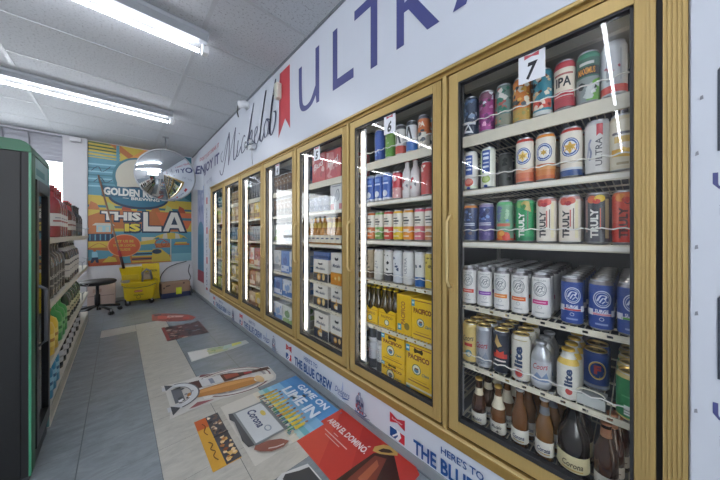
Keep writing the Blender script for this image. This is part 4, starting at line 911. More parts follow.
it += [T('GOLDEN', .045, 1.885, .46, .135, 'dfe0da', 0, .05), T('ROAD', .50, 1.885, .36, .135, 'dfe0da', 0, .05), T('BREWING', .36, 1.785, .40, .055, 'dfe0da', 0, .04), R(.05, .13, 1.782, 1.790, 'dfe0da'), R(.59, .67, 1.782, 1.790, 'dfe0da')]
it += [R(MX0, MX1, 1.18, 1.57, OR), R(-.1, .5, 1.1, 1.25, YE), PG([(MX0, 1.45), (-.16, 1.56), (MX0, 1.56)], YE), R(.9, 1.066, 1.2, 1.52, YE), PG([(.6, 1.3), (1.0, 1.25), (1.066, 1.4), (1.066, 1.56), (.5, 1.56)], 'cf6f45'), R(.9, 1.066, 1.42, 1.47, TE)]
it += [R(MX0, MX1, .9, 1.20, BL), R(MX0, -.08, 1.0, 1.35, OR), PG([(-.32, 1.30), (-.05, 1.30), (-.08, 1.34), (-.28, 1.34)], CRM), R(-.27, -.10, 1.19, 1.30, '9fc4cc'), R(-.25, -.2, 1.2, 1.28, CRM), R(-.16, -.12, 1.2, 1.28, CRM), R(MX0, -.03, 1.04, 1.16, NV)]
it += [R(-.35 + .06 * k, -.335 + .06 * k, 1.05, 1.15, BL) for k in range(6)] + [PG([(MX0, .9), (-.06, .9), (-.1, 1.03), (MX0, 1.03)], YE), STROKE([(-.36, .92), (-.24, 1.0), (-.12, .92)], .014, OR)]
it += [R(MX0, MX1, .625, .93, OR), PG([(MX0, .72), (MX0, .9), (.0, .86), (-.12, .75)], BL), R(.17, MX1, .76, .95, BL), R(MX0, .02, .625, .68, RDO)]
it += [R(.3, .5, 1.0, 1.1, CRM), PG([(.28, 1.02), (.5, 1.06), (.5, .98), (.28, .96)], YE), R(.76, 1.066, .9, 1.0, '4f8fa8'), R(.78, 1.03, .94, .97, OR), R(.8, .99, .97, 1.0, YE), R(.5, .72, .9, .98, OR)]
for k in range(5): it.append(R(.17, .46, .65 + .045 * k, .676 + .045 * k, NV if k % 2 else YE))
it += [PG([(.44, .64), (.74, .64), (.70, .76), (.58, .88), (.46, .88)], YE), EL(.52, .83, .07, .045, NV), R(.74, 1.066, .625, .78, '7fb4c0'), PG([(.02, .64), (.16, .64), (.14, .78), (.05, .84)], BL)]
it += [RG(.575, .98, .09, .085, .014, RDO, 24), RG(.64, .97, .06, .06, .012, RDO, 20)]
it += [R(.722, .736, .64, 1.12, CRM), PG([(.46, 1.06), (.52, 1.12), (.62, 1.165), (.73, 1.185), (.84, 1.165), (.94, 1.12), (1.0, 1.055), (.9, 1.075), (.73, 1.06), (.56, 1.075)], YE), PG([(.46, 1.06), (.54, 1.10), (.56, 1.075), (.54, 1.06)], TE), PG([(.62, 1.165), (.67, 1.175), (.68, 1.065), (.6, 1.07)], CRM), PG([(.80, 1.175), (.85, 1.16), (.88, 1.07), (.8, 1.065)], CRM), PG([(1.0, 1.055), (.93, 1.10), (.9, 1.075)], TE)]
it += [EL(-.29, .885, .018, .02, 'b5653a'), PG([(-.32, .86), (-.26, .86), (-.25, .77), (-.32, .77)], '8fc0d0'), PG([(-.32, .77), (-.25, .77), (-.24, .68), (-.27, .68), (-.285, .73), (-.31, .68), (-.34, .68)], NV), PG([(-.2, .68), (-.02, .68), (-.04, .75), (-.12, .78)], YE)]
# lettering with navy outline
def outl(s, cx, cy, w, h, col, b=.05):
    return [T(s, cx + .008, cy - .01, w * 1.07 + .02, h + .05, NV, 0, b + .06), T(s, cx, cy, w, h, col, 0, b)]
it += outl('THIS', .04, 1.465, .50, .15, 'e3e0d6') + outl('IS', .18, 1.27, .21, .14, 'e6cf52') + [PG([(.305, 1.575), (.41, 1.575), (.41, 1.315), (.61, 1.315), (.61, 1.175), (.305, 1.175)], NV)]
it += [PG([(.57, 1.175), (.71, 1.60), (.86, 1.60), (1.0, 1.175), (.86, 1.175), (.84, 1.24), (.73, 1.24), (.71, 1.175)], NV), PG([(.325, 1.555), (.39, 1.555), (.39, 1.295), (.585, 1.295), (.585, 1.205), (.325, 1.205)], 'e3e0d6'), PG([(.61, 1.205), (.735, 1.57), (.83, 1.57), (.955, 1.205), (.875, 1.205), (.855, 1.27), (.715, 1.27), (.695, 1.205)], 'e3e0d6'), PG([(.735, 1.335), (.835, 1.335), (.785, 1.49)], NV)]
it += [EL(.075, .955, .215, .195, 'c9603a', 36), RG(.075, .955, .215, .195, .012, 'dfa070', 36), T('LET US BE', .075, 1.03, .24, .045, YE, 0, .03), T('YOUR LOCAL', .075, .957, .30, .045, YE, 0, .03), T('GUIDE', .075, .885, .15, .045, YE, 0, .03)]
mu.deco(it, mm, .0004, .0001, None, ink)
mu.obj('mural', label='large blue orange and yellow beach mural with white capitals on the back wall', cat='mural')

# convex mirror
mr = empty('convex_mirror', (.545, 4.95, 2.065), label='round convex security mirror hanging in the far corner before the mural', cat='mirror')
Rm = .385; Rc = .62
Mx = Matrix.Rotation(.12, 4, 'Z') @ Matrix.Rotation(.10, 4, 'X') @ Matrix.Rotation(PI / 2, 4, 'X')      # dome axis towards -Y, dipped
amax = math.asin(Rm / Rc)
pr = [(max(.0001, Rc * math.sin(amax * (1 - k / 14))), Rc * math.cos(amax * (1 - k / 14)) - Rc * math.cos(amax)) for k in range(15)]
MB().lathe(pr, mat('dfe3e6', .03, 1., 0), 56, cap=False, M=Mx).obj('dome', mr)
MB().lathe([(Rm * .5, -.012), (Rm + .008, -.010), (Rm + .010, .004), (Rm - .004, .008)], mat('b9bcbf', .4), 56, cap=False, M=Mx).lathe([(.0001, -.013), (Rm * .5, -.012)], mat('55585c', .6), 40, cap=False, M=Mx).obj('rim', mr)
q = MB().tube([(0, .02, 0), (0, .10, .2), (0, .16, ZC - 2.065 - .004)], .012, mat('9a9da1', .4, .5), 8); q.box(-.04, .04, .12, .20, ZC - 2.065 - .008, ZC - 2.065 - .003, mat('9a9da1', .4, .5)); q.obj('bracket', mr)

# purple bunting behind the banner end, poster and strip at the far right
pb_ = MB().box(.60, .99, YB - .016, YB - .009, 2.34, 2.66, ink('4a3f7a')); pb_.deco([PG([(.74, 2.66), (.90, 2.66), (.84, 2.34), (.76, 2.34)], 'a03a6a'), PG([(.62, 2.66), (.74, 2.66), (.70, 2.36), (.62, 2.36)], '23262e'), PG([(.66, 2.56), (.70, 2.5), (.66, 2.46)], 'e0e0e6')], lambda x, y, l: (x, YB - .016 - l, y), .0004, .0003, None, ink)
pb_.obj('wall_flag', label='dark purple and magenta sign high in the far corner', cat='sign')
dp = MB().box(D - .012, D - .003, 5.06, 5.62, .24, 2.02, mat('d4d6dc', .5)); ap = lambda x, y, l: (D - .012 - l, -x, y)
dp.deco([R(-5.58, -5.10, .36, 2.0, '8fa9c9'), R(-5.58, -5.10, 1.2, 2.0, 'a3aed2'), EL(-5.34, 1.2, .22, .18, '4f86a8'), R(-5.55, -5.13, .5, 1.15, '3f7a9a'), R(-5.58, -5.10, .30, .5, 'a83a55')] + SCRIB(random.Random(4), 10, -5.55, -5.13, 1.35, 1.95, ['c9cfe4', '7f8fbf', 'b9c0de'], (.1, .25)), ap, .0004, .0003, None, ink)
dp.obj('poster', label='tall blue poster with a crimson base on the wall beyond the last cooler door', cat='poster')
sp = MB().box(D - .012, D - .003, 4.74, 5.04, .16, 1.94, VINYL)
itm = []
for z in (.45, .95, 1.45): itm += [T('ULTRA', -4.90, z, .30, .06, '55587f', PI / 2, .02), PG([(-4.93, z + .21), (-4.85, z + .21), (-4.85, z + .32), (-4.93, z + .32)], 'c2414c')]
itm += [R(-4.95, -4.84, .22, .26, 'a83a4a')]
sp.deco(itm, ap, .0004, .0003, None, ink); sp.obj('pillar_strip', label='narrow white strip with vertical purple letters beside the last cooler door', cat='banner')
ep = MB().box(D - .007, D - .001, -.95, -.102, .02, 1.90, VINYL)
itm = [T('ULTRA', .295, 1.29, .32, .045, PUR, 0, -.01), T("it's", .20, 1.22, .11, .03, PUR, 0, 0), T('ULTRA', .295, .718, .32, .045, PUR, 0, -.01), T("it's", .20, .65, .11, .03, PUR, 0, 0)]
for z in (1.365, .80): itm += [PG([(.142, z), (.142, z + .20), (.16, z + .235), (.24, z + .235), (.26, z + .2), (.26, z)], '3d4552'), R(.15, .25, z + .03, z + .15, 'c9ccd4')]
for x, z in ((.108, 1.36), (.107, 1.12), (.107, .95), (.106, .70), (.115, 1.5)): itm.append(PG([(x, z), (x + .006, z + .002), (x + .005, z + .012), (x + .001, z + .010)], '8a8d96'))
ep.deco(itm, lambda x, y, l: (D - .007 - l, -x, y), .0004, .0003, None, ink)
ep.obj('end_panel', label='white printed panel on the wall to the near side of door seven', cat='panel')

# fittings on the banner
el = empty('emergency_light', (D - .01, 2.84, 2.10), label='small clear two headed emergency light on the banner below the script', cat='light')
MB().box(-.05, 0, -.06, .06, -.02, .03, mat('d6d9de', .3), .006).obj('body', el)
for s in (-1, 1):
    MB().lathe([(.012, -.03), (.034, .0), (.036, .012), (.0001, .016)], mat('aab0b6', .15, .5), 18, (-.06, .07 * s, .035), M=Matrix.Rotation(-PI / 2, 4, 'Y')).obj('lamp_head', el)
MB().tube([(-.02, .02, -.02), (-.016, .025, -.10), (-.01, .02, -.18)], .005, mat('c9ccd2', .4)).obj('drop_wire', el)
md = empty('motion_sensor', (D - .008, 2.22, 2.46), label='white box sensor fixed at the edge of the red ribbon', cat='sensor')
MB().box(-.05, 0, -.03, .03, -.07, .07, mat('dcdccf', .4), .008).obj('body', md); MB().lathe([(.018, 0), (.016, .010), (.0001, .014)], mat('c3c6bd', .3), 14, (-.05, 0, -.03), M=Matrix.Rotation(-PI / 2, 4, 'Y')).obj('sensor_lens', md)
cm = empty('security_camera', (D - .006, 3.03, 2.62), label='small white security camera with dark cable under the ceiling, above the script', cat='camera')
MB().box(-.02, 0, -.04, .04, -.03, .04, mat('d9dbe0', .4), .006).obj('mount', cm); MB().lathe([(.035, -.06), (.04, -.05), (.04, .03), (.0001, .035)], mat('dfe1e5', .3), 18, (-.07, 0, -.0), M=Matrix.Rotation(-1.9, 4, 'Y')).obj('body', cm)
MB().tube([(-.02, .05, .02), (-.06, .16, .05), (-.05, .22, .0), (-.03, .24, -.05)], .006, BLACK).obj('cable', cm)

# ------------------------------------------------------------------ floor decals
def fmap(x0, y0): return lambda x, y, l: (x0 + y, y0 - x, .0012 + l)     # local y points to the cooler, x towards the camera end
def sticker(name, pts, base, items, x0, y0, label, cat='floor sticker', th=.001):
    m = MB(); v, f, _ = PG(pts, base); fm = fmap(x0, y0); n = len(pts)
    m.add([fm(x, y, 0) for x, y in v] + [fm(x, y, -.0010) for x, y in v], f + [[i, (i + 1) % n, n + (i + 1) % n, n + i] for i in range(n)], ink(base))
    m.deco(items, fm, .0003, .00012, None, ink)
    return m.obj(name, label=label, cat=cat)
# lime and beach sticker: local x 0..0.6 (y 1.89 -> 1.29), local y 0..0.64 (x .41 -> 1.05)
gi = [R(0, .60, .40, .645, '5a97cc'), R(0, .30, .55, .645, '4f8cc4'), R(0, .6, .43, .50, '7fb3d9'), R(0, .6, .40, .432, '8fc0dd'), R(0, .6, .365, .402, '6fb0ba'), R(0, .6, .33, .368, 'a9cfd0'), R(0, .60, .29, .335, 'd9d3c4'), R(0, .60, .085, .295, 'cfccc4')]
rr = random.Random(11)
for k in range(12):
    x = .06 + .040 * k; z = .025 * rr.random()
    gi += [PG([(x, .345), (x + .03, .35), (x + .026, .415 + z), (x + .006, .42 + z)], rr.choice(['d9bf3a', 'e3cf5a', 'c9a83a'])), EL(x + .014, .43 + z, .009, .011, rr.choice(['7a5238', 'a97a58', 'c99a78']), 9), PG([(x, .31), (x + .012, .31), (x + .014, .35), (x + .002, .35)], rr.choice(['4f8f6a', 'b5503f', '5a6f9a', '8a6a52'])), PG([(x + .018, .31), (x + .03, .312), (x + .026, .35), (x + .014, .35)], rr.choice(['4f8f6a', '5a6f9a', '3f5a6a']))]
gi += SCRIB(rr, 14, .02, .58, .30, .34, ['c9b9a0', '7a9a9a', 'e3dfd4'], (.2, .4))
gi += [PG([(.13, .12), (.12, .10), (.18, .09), (.22, .105), (.36, .095), (.40, .09), (.47, .10), (.48, .14), (.14, .14)], '4a4d52'), PG([(.13, .12), (.14, .315), (.49, .32), (.485, .13)], '7f8589'),
       PG([(.145, .135), (.155, .295), (.475, .30), (.47, .14)], 'c9ced2'), T('Corona', .275, .215, .19, .052, '2b3a66', 0, .03, .15), EL(.26, .265, .03, .014, 'c9b45a'), RG(.405, .235, .028, .020, .008, '8a97a5', 14), R(.14, .49, .302, .315, '6d7276'),
       PG([(.485, .13), (.50, .20), (.535, .255), (.58, .28), (.595, .24), (.58, .18), (.54, .135), (.505, .115)], '8a5548'), STROKE([(.55, .175), (.57, .21), (.58, .25)], .007, 'd6c8c0', False, 1)]
gi += [T('GAME ON', .33, .59, .36, .052, 'e3ecf5', 0, .035), T('LIME IN', .315, .50, .40, .078, 'e3ecf5', 0, .035), EL(.29, .548, .020, .009, '4a4d50', 9)]
sticker('floor_sticker', [(0, .085), (.10, .088), (.59, .085), (.60, .33), (.605, .645), (.0, .645)], 'cbc8c0', gi, .41, 1.89, 'beach scene floor sticker with blue sky and white capitals about a game')
ri = [R(0, .55, .0, .36, 'c23a30'), PG([(0, .36), (0, .0), (.25, .0)], 'cc4a38'), PG([(.2, .36), (.35, .36), (.55, .1), (.55, 0), (.45, 0)], 'b5302a'), T('AREN EL DOMINO.', .19, .235, .33, .042, 'ead9d6', 0, .03), PG([(.332, .262), (.340, .262), (.348, .274), (.338, .274)], 'ead9d6'), R(.13, .17, .185, .190, 'dcb0aa'), R(.07, .27, .165, .171, 'dcb0aa'), R(.10, .23, .145, .150, 'dcb0aa'),
      PG([(.385, .258), (.375, .15), (.365, .005), (.615, .005), (.615, .2), (.57, .24), (.51, .29), (.468, .325)], '3a1a14'), PG([(.40, .25), (.40, .15), (.40, .01), (.52, .01), (.50, .15), (.455, .28)], '7a3626'), PG([(.425, .24), (.43, .1), (.47, .1), (.455, .22)], 'a85a3a'), PG([(.372, .262), (.36, .29), (.385, .335), (.425, .36), (.465, .358), (.482, .335), (.455, .31), (.41, .275)], 'c9a25a'), PG([(.39, .285), (.40, .315), (.43, .335), (.455, .335), (.44, .315), (.41, .29)], '3a2418')]
ri = [(v, f, c) for v, f, c in ri]
sticker('floor_sticker', [(.0, .0), (.30, .01), (.62, .0), (.62, .33), (.57, .36), (.04, .36), (.02, .345), (.0, .25)], 'bf3a30', ri, .725, 1.325, 'red floor sticker with a brown bottle neck and slanting white capitals')
sticker('floor_sticker', [(0, .03), (.01, .0), (.50, .0), (.50, .16), (.04, .15)], 'c9cacb', [PG([(.015, .04), (.03, .02), (.49, .02), (.49, .15), (.06, .145), (.045, .1)], '3a3c40')], .545, 1.165, 'torn charcoal floor sticker with a pale edge beside the red one')
fi = [R(0, .45, .055, .13, '4a4a52'), R(0, .45, 0, .058, 'd3a035'), R(0, .10, .0, .06, 'c9602a')] + SCRIB(rr, 26, .01, .21, .065, .125, ['6a5a52', 'c9b49a', '2f2d33', '8a6a52', 'e0cfb5'], (.1, .3)) + SCRIB(rr, 26, .24, .44, .065, .125, ['b5763f', 'd9b06a', '5a3a28', '8a5030', 'e6c99a'], (.1, .3)) + [R(.215, .228, .055, .13, '2f3038'), STROKE([(.24, .025), (.27, .038), (.30, .022), (.33, .036), (.36, .022), (.40, .034)], .010, '6a4a1a'), STROKE([(.06, .03), (.10, .04), (.14, .025), (.18, .035)], .008, '6a3a1a')]
sticker('floor_sticker', [(0, .0), (.45, -.003), (.455, .128), (0, .13)], 'd3a035', fi, .337, 1.848, 'small mustard and brown food sticker on the beige floor tile')
# bottle and bat sticker (local origin at its lower end)
bi = [EL(.0, .40, .20, .28, '6a3a3e', 36), EL(.0, .40, .19, .268, 'd3d0cb', 36), RG(.0, .40, .168, .245, .022, '9a9798', 36)]
bi += SCRIB(rr, 30, -.15, .16, .16, .58, ['b3b1b0', 'e3e1de', 'a3a4a8', 'c6c0bc'], (.05, .12))
bi += [PG([(-.13, .12), (-.135, .38), (-.10, .47), (-.075, .56), (-.08, .70), (-.03, .70), (-.035, .56), (-.03, .47), (-.01, .38), (-.01, .12)], '4a261f'), R(-.135, -.012, .19, .34, 'cfd0d2'), SCRIB(rr, 1, -.11, -.03, .22, .31, ['8f97a8'])[0], R(-.115, -.03, .25, .28, '7f889c'), PG([(-.115, .36), (-.10, .46), (-.05, .46), (-.04, .36)], '9a4a35'), PG([(-.08, .50), (-.07, .56), (-.04, .56), (-.045, .50)], 'b03a40'),
      PG([(.02, .08), (.0, .34), (.02, .52), (.05, .56), (.11, .56), (.135, .50), (.145, .34), (.10, .08)], 'b97d3a'), PG([(.03, .10), (.02, .34), (.04, .53), (.07, .53), (.065, .10)], 'd39b57'), EL(.085, .60, .055, .075, 'ded9d0', 18), EL(.085, .565, .06, .03, 'd9b98a', 14),
      PG([(.17, .12), (.215, .06), (.22, .10), (.19, .22)], '9a5a5e'), PG([(-.17, .2), (-.21, .22), (-.18, .3)], '7a4a50')]
bi += [RG(.0, .02, .17, .145, .055, '5a5d63', 26, 0, PI), RG(.0, .02, .16, .135, .04, 'cfd2d6', 26, 0, PI)] + [R(-.17 + .0, -.115, -.05, .03, 'c6c9ce'), R(.115, .17, -.05, .03, 'c6c9ce')] + [PG([(-.2, -.03), (-.11, -.03), (-.155, .02)], '3a3d44'), PG([(.11, -.03), (.22, -.03), (.165, .02)], '3a3d44'), R(-.10, .10, .0, .06, '5f6268')]
bi += SCRIB(rr, 10, -.10, .12, .02, .13, ['3f4248', 'e0e1e3', '8f9298'], (.08, .2))
bpts = [(-.22, -.05), (-.10, -.03), (.10, -.03), (.235, -.05), (.225, .08), (.205, .25), (.207, .42), (.18, .55), (.145, .665), (.08, .70), (-.02, .71), (-.09, .71), (-.10, .65), (-.165, .57), (-.205, .44), (-.205, .32), (-.215, .22), (-.18, .1)]
SHR = lambda p: (p[0] * 1.05 + .22 * max(0, p[1] - .1) + .015, p[1] * .95)
bi = [([SHR(p) for p in v], f, c) for v, f, c in bi]; bpts = [SHR(p) for p in bpts]
sticker('floor_sticker', bpts, 'cfcdc9', bi, .28, 2.245, 'cut out floor sticker of a brown bottle and wooden bat in an oval')
ci = SCRIB(rr, 60, .0, .52, .0, .19, ['5a4a4a', '8a4a48', '9a7a70', '3f3a40', 'b59a90', '6a3a3c'], (.08, .22)) + SCRIB(rr, 24, .0, .5, .2, .39, ['5a5f6a', '8a8f98', '45404a', '7a6a68'], (.08, .2)) + [R(.0, .51, .0, .03, '9a4548')]
sticker('floor_sticker', [(0, 0), (.51, .005), (.52, .395), (-.01, .40)], '6a5258', ci, .38, 3.95, 'rectangular crowd photo floor sticker in dark red and grey')
ki = [PG([(.02, .02), (.30, .0), (.52, .20), (.60, .36), (.48, .40), (.25, .30), (.08, .18)], '9c5550'), PG([(.10, .06), (.28, .04), (.4, .16), (.3, .2)], 'c9645a'), PG([(.2, .16), (.3, .14), (.42, .3), (.36, .33)], 'd3b0a8'), R(.03, .12, .02, .10, '4a4550'), EL(.5, .33, .06, .04, 'b9504a')] + SCRIB(rr, 8, .08, .5, .08, .3, ['8a3436', '5a4a50', 'd9c6c0'], (.06, .14))
sticker('floor_sticker', [(.0, .0), (.30, -.02), (.45, .08), (.58, .22), (.64, .38), (.55, .44), (.34, .38), (.12, .22), (.0, .08)], '9a4a48', ki, .345, 4.72, 'oval red can shaped floor sticker, farthest along the aisle')
wi = [PG([(.02, .0), (.24, .0), (.22, .18), (.06, .22)], 'd9dad8'), PG([(.05, .16), (.2, .14), (.22, .30), (.1, .36)], '9fae8f'), PG([(.1, .3), (.18, .26), (.17, .46), (.1, .48)], 'a9c0b8'), PG([(.09, .38), (.16, .36), (.15, .46), (.10, .46)], 'c9c95a')] + SCRIB(rr, 10, .06, .2, .14, .34, ['7f9a5a', 'b5b98a', '8aa0a0'], (.1, .25))
sticker('floor_sticker', [(0, 0), (.25, -.01), (.235, .16), (.22, .36), (.19, .52), (.09, .52), (.08, .3), (.03, .14)], 'b9bfbc', wi, .49, 2.99, 'worn pale floor sticker with green and yellow remains')

# ------------------------------------------------------------------ black drinks fridge at the left edge
fg = empty('drinks_fridge', (-.585, 2.145, 0), label='black drinks fridge with green trim at the left edge of the view', cat='fridge')
GR = mat('0f5c3c', .4); GRL = mat('3f8f6c', .3); FB = mat('0b0c10', .5); TEAL = mat('6f9fa3', .3); DK = mat('101216', .3)
W0, W1, Y0_, Y1_ = -.29, .288, -.215, .212
b = MB(); b.box(W0, W1 - .03, Y0_, Y1_, .03, 1.54, FB, .004).box(W1 - .03, W1 - .009, Y0_, Y0_ + .009, .03, 1.54, FB)
b.box(W0 + .05, W1 - .09, Y0_ - .003, Y0_, .10, 1.49, mat('12151c', .45)).obj('cabinet', fg)
prf = [(W0, 1.54), (W0, 1.592), (.255, 1.592), (.272, 1.585), (.284, 1.572), (W1, 1.545), (W1, 1.54)]
b = MB(); n = len(prf); b.add([(x, Y0_ - .004, z) for x, z in prf] + [(x, Y1_ + .004, z) for x, z in prf], [list(range(n)), list(range(n, 2 * n))[::-1]] + [[i, (i + 1) % n, n + (i + 1) % n, n + i] for i in range(n)], GR); b.obj('canopy', fg)
b = MB(); b.box(W1 - .009, W1 - .001, Y0_ - .002, Y0_ + .010, .03, 1.54, GRL, .001).box(W1 - .03, W1, Y0_ + .010, Y0_ + .075, .03, 1.54, GR, .003).box(W1 - .03, W1, Y1_ - .016, Y1_, .03, 1.54, TEAL, .003); b.obj('corner_trim', fg)
b = MB().box(W1 - .02, W1 - .004, Y0_ + .075, Y1_ - .016, 1.43, 1.54, TEAL, .003); b.deco([R(-.10, .10, 1.455, 1.49, '3f7f88'), R(-.07, .06, 1.50, 1.54, '8fb9bd')], lambda x, y, l: (W1 - .004 + l, x, y), .0004, .0002, None, ink); b.obj('sign_panel', fg)
b = MB(); xx0, xx1 = W1 - .025, W1 + .004
b.box(xx0, xx1, Y0_ + .08, Y0_ + .13, .10, 1.43, DK, .004).box(xx0, xx1, Y1_ - .06, Y1_ - .016, .10, 1.43, DK, .004).box(xx0, xx1, Y0_ + .13, Y1_ - .06, 1.37, 1.43, DK).box(xx0, xx1, Y0_ + .13, Y1_ - .06, .10, .17, DK)
dd = b.obj('door', fg); MB().box(W1 - .016, W1 - .010, Y0_ + .12, Y1_ - .055, .165, 1.375, GLASS).obj('pane', dd)
MB().tube([(W1 + .004, Y0_ + .105, .9), (W1 + .03, Y0_ + .105, .88), (W1 + .03, Y0_ + .105, .62), (W1 + .004, Y0_ + .105, .6)], .008, mat('55585e', .4)).obj('handle', dd)
MB().box(W0 + .02, W1 - .03, Y0_ + .01, Y1_ - .01, 0, .03, DK).box(W1 - .03, W1 - .01, Y0_ + .01, Y1_ - .01, .0, .10, mat('3a3c42', .5)).obj('base_grille', fg)

# ------------------------------------------------------------------ gondola shelves beyond the fridge
GX, GY0, GY1 = -.30, 2.40, 5.02; SHM = mat('cfcabd', .45); 
gd = empty('gondola_shelf', (GX - .3, (GY0 + GY1) / 2, 0), label='cream metal gondola shelving with liquor along the left of the aisle', cat='shelving')
hl = (GY1 - GY0) / 2; gz = {'A': 1.135, 'B': .742, 'C': .385, 'D': .12}
MB().box(-.30, -.28, -hl, hl, .02, 1.10, mat('c3beb2', .5)).obj('back_panel', gd)
for k in 'ABC':
    s = MB().box(-.28, .30, -hl, hl, gz[k] - .016, gz[k], SHM).box(.292, .302, -hl, hl, gz[k] - .034, gz[k] + .002, SHM, .002)
    for q in range(3): s.box(-.28, .28, -hl + q * hl - (.012 if q else 0), -hl + q * hl + (.012 if q < 2 else 0), gz[k] - .06, gz[k] - .016, SHM)
    s.obj('shelf_board', gd)
s = MB().box(-.28, .30, -hl, hl, .10, .12, SHM).box(.286, .30, -hl, hl, .0, .118, SHM); y = -hl + .02
while y < hl: s.box(.2985, .3008, y, y + .012, .03, .09, mat('a9a498', .5)); y += .03
s.obj('base_deck', gd)
for q in (-1, 0, 1): MB().box(-.30, -.27, q * (hl - .02) - .018, q * (hl - .02) + .018, 0, 1.12, mat('b5b0a4', .5)).obj('upright', gd)
for k in 'ABC':
    for y in ([hl - .03, hl - .62] if k != 'A' else [hl - .03, hl - .25]):
        q = MB().tube([(.29, y, gz[k]), (.29, y, gz[k] + .085), (.25, y + .02, gz[k] + .10)], .004, STEEL).tube([(.29, y, gz[k] + .07), (.31, y - .025, gz[k] + .10)], .004, STEEL); q.obj('wire_hook', gd)
HND = [(.045, 0), (.053, .006), (.054, .02), (.054, .22), (.046, .262), (.022, .29), (.019, .33), (.021, .332), (.021, .372)]
SQB = [(.040, 0), (.045, .006), (.045, .19), (.036, .225), (.017, .25), (.0155, .30), (.0175, .302), (.0175, .328)]
REDG = mat('8a2f33', .12, 0, .2, 14, coat=.6); DKG = mat('2b2a2c', .12, 0, .2, 14, coat=.6); GRG = mat('24452a', .12, 0, .2, 14, coat=.6)
def lq(p, d, ys, z, grp, x=GX - .062, rz=PI - .55):
    for k, y in enumerate(ys): p.put(x + .004 * math.sin(y * 40), y, z, d % ORD[k + 1], grp, rz + .1 * math.sin(y * 17))
p = bottle(HND, REDG, (.08, .17, [R(-.03, .03, .11, .122, '9a4a4a'), R(-.02, .02, .135, .142, '8a8d92')]), (.29, .325, '9a3038'), 'c2333a', 'liquor_bottle', lab_col='d3cfcb', capm=mat('c8343c', .4))
REDP = p; lq(p, 'big red liquor bottle with red cap, %s from the fridge, top gondola shelf', [2.86, 2.99, 3.12, 3.25], gz['A'] + .001, 'red capped bottles on the top gondola shelf')
p = bottle(SQB, mat('5a2a24', .12, 0, .2, 14, coat=.6), (.06, .15, [R(-.025, .025, .10, .115, '7a3a38')]), (.25, .29, 'a83238'), 'b02f36', 'liquor_bottle', lab_col='b9b3ad', capm=mat('c8343c', .4))
lq(p, 'brown liquor bottle with red neck, %s beyond the big red bottles', [3.62, 3.76, 3.90], gz['A'] + .001, 'brown bottles on the top gondola shelf')
p = bottle(SQB, DKG, (.05, .14, [R(-.025, .025, .085, .1, '5a5a5e')]), None, '2b2b2e', 'liquor_bottle', lab_col='6d6a68', capm=mat('2a2a2d', .4))
lq(p, 'dark liquor bottle with dark cap, %s at the far end, top gondola shelf', [4.15, 4.30, 4.45], gz['A'] + .001, 'dark bottles on the top gondola shelf')
p = bottle(HND, DKG, (.06, .20, [T('Black', 0, .14, .06, .03, 'c9c6c0', .2, .01, .3), R(-.03, .03, .08, .09, '9a978f')]), None, '3a3a3d', 'liquor_bottle', lab_col='3a3738', capm=mat('2a2a2d', .4))
lq(p, 'fat dark bottle with a dark label, %s from the fridge, second gondola shelf', [2.56, 2.69, 2.82, 2.95, 3.08], gz['B'] + .001, 'dark labelled bottles on the second gondola shelf')
p = bottle(HND, DKG, (.05, .20, [R(-.03, .03, .15, .165, '55565a'), R(-.03, .03, .10, .11, '9a9a98')]), (.27, .30, 'c8c4bd'), '2b2b2e', 'liquor_bottle', lab_col='cfccc6', capm=mat('2a2a2d', .4))
lq(p, 'fat dark bottle with a white label, %s beyond the dark labelled ones', [3.32, 3.46, 3.60, 3.74, 3.9, 4.06], gz['B'] + .001, 'white labelled bottles on the second gondola shelf')
p = bottle(SQB, GRG, (.05, .14, [R(-.025, .025, .085, .1, '5a6a4a')]), (.25, .29, '8a8a5a'), '8a7a3a', 'liquor_bottle', lab_col='c9c4a0')
lq(p, 'dark green bottle, %s in its row on the third gondola shelf', [3.45, 3.57, 3.69, 3.82, 3.95, 4.1, 4.25], gz['C'] + .001, 'dark green bottles on the third gondola shelf')
JUG = [(.05, 0), (.058, .008), (.058, .17), (.05, .2), (.024, .225), (.022, .25), (.025, .252), (.025, .275)]
p = bottle(JUG, mat('3fa04f', .3, 0, .1, 12), (.06, .14, [R(-.03, .03, .09, .11, '2f7a3f')]), None, 'e6e6e0', 'mixer_jug', lab_col='7fc07a', capm=mat('dfe0dc', .4))
lq(p, 'bright green mixer jug, %s from the fridge, third gondola shelf', [2.86, 3.0, 3.14], gz['C'] + .001, 'green jugs on the third gondola shelf')
p = bottle(JUG, mat('d9b53a', .3, 0, .1, 12), (.06, .14, [R(-.03, .03, .09, .11, 'b07a2a')]), None, 'c9482f', 'mixer_jug', lab_col='e6cf6a', capm=mat('c9482f', .4))
lq(p, 'yellow mixer jug, %s from the fridge, third gondola shelf', [2.55, 2.69], gz['C'] + .001, 'yellow jugs on the third gondola shelf')
p = bottle(JUG, mat('2f86b0', .3, 0, .1, 12), (.06, .14, [R(-.03, .03, .09, .11, '2a5f8a')]), None, 'e6e6e0', 'mixer_jug', lab_col='8fc4da', capm=mat('dfe0dc', .4))
lq(p, 'blue jug, %s from the fridge, bottom gondola deck', [2.52, 2.66, 2.80], gz['D'] + .001, 'blue jugs on the bottom gondola deck')
p = bottle(SQB, DKG, (.05, .14, [R(-.025, .025, .085, .1, '9a9a98')]), (.25, .29, '55585f'), '2b2b2e', 'liquor_bottle', lab_col='c3c4c8', capm=mat('2a2a2d', .4))
lq(p, 'slim dark bottle with pale label, %s beyond the blue jugs, bottom gondola deck', [3.05, 3.2, 3.36, 3.52, 3.7, 3.9, 4.1, 4.35], gz['D'] + .001, 'dark bottles on the bottom gondola deck')

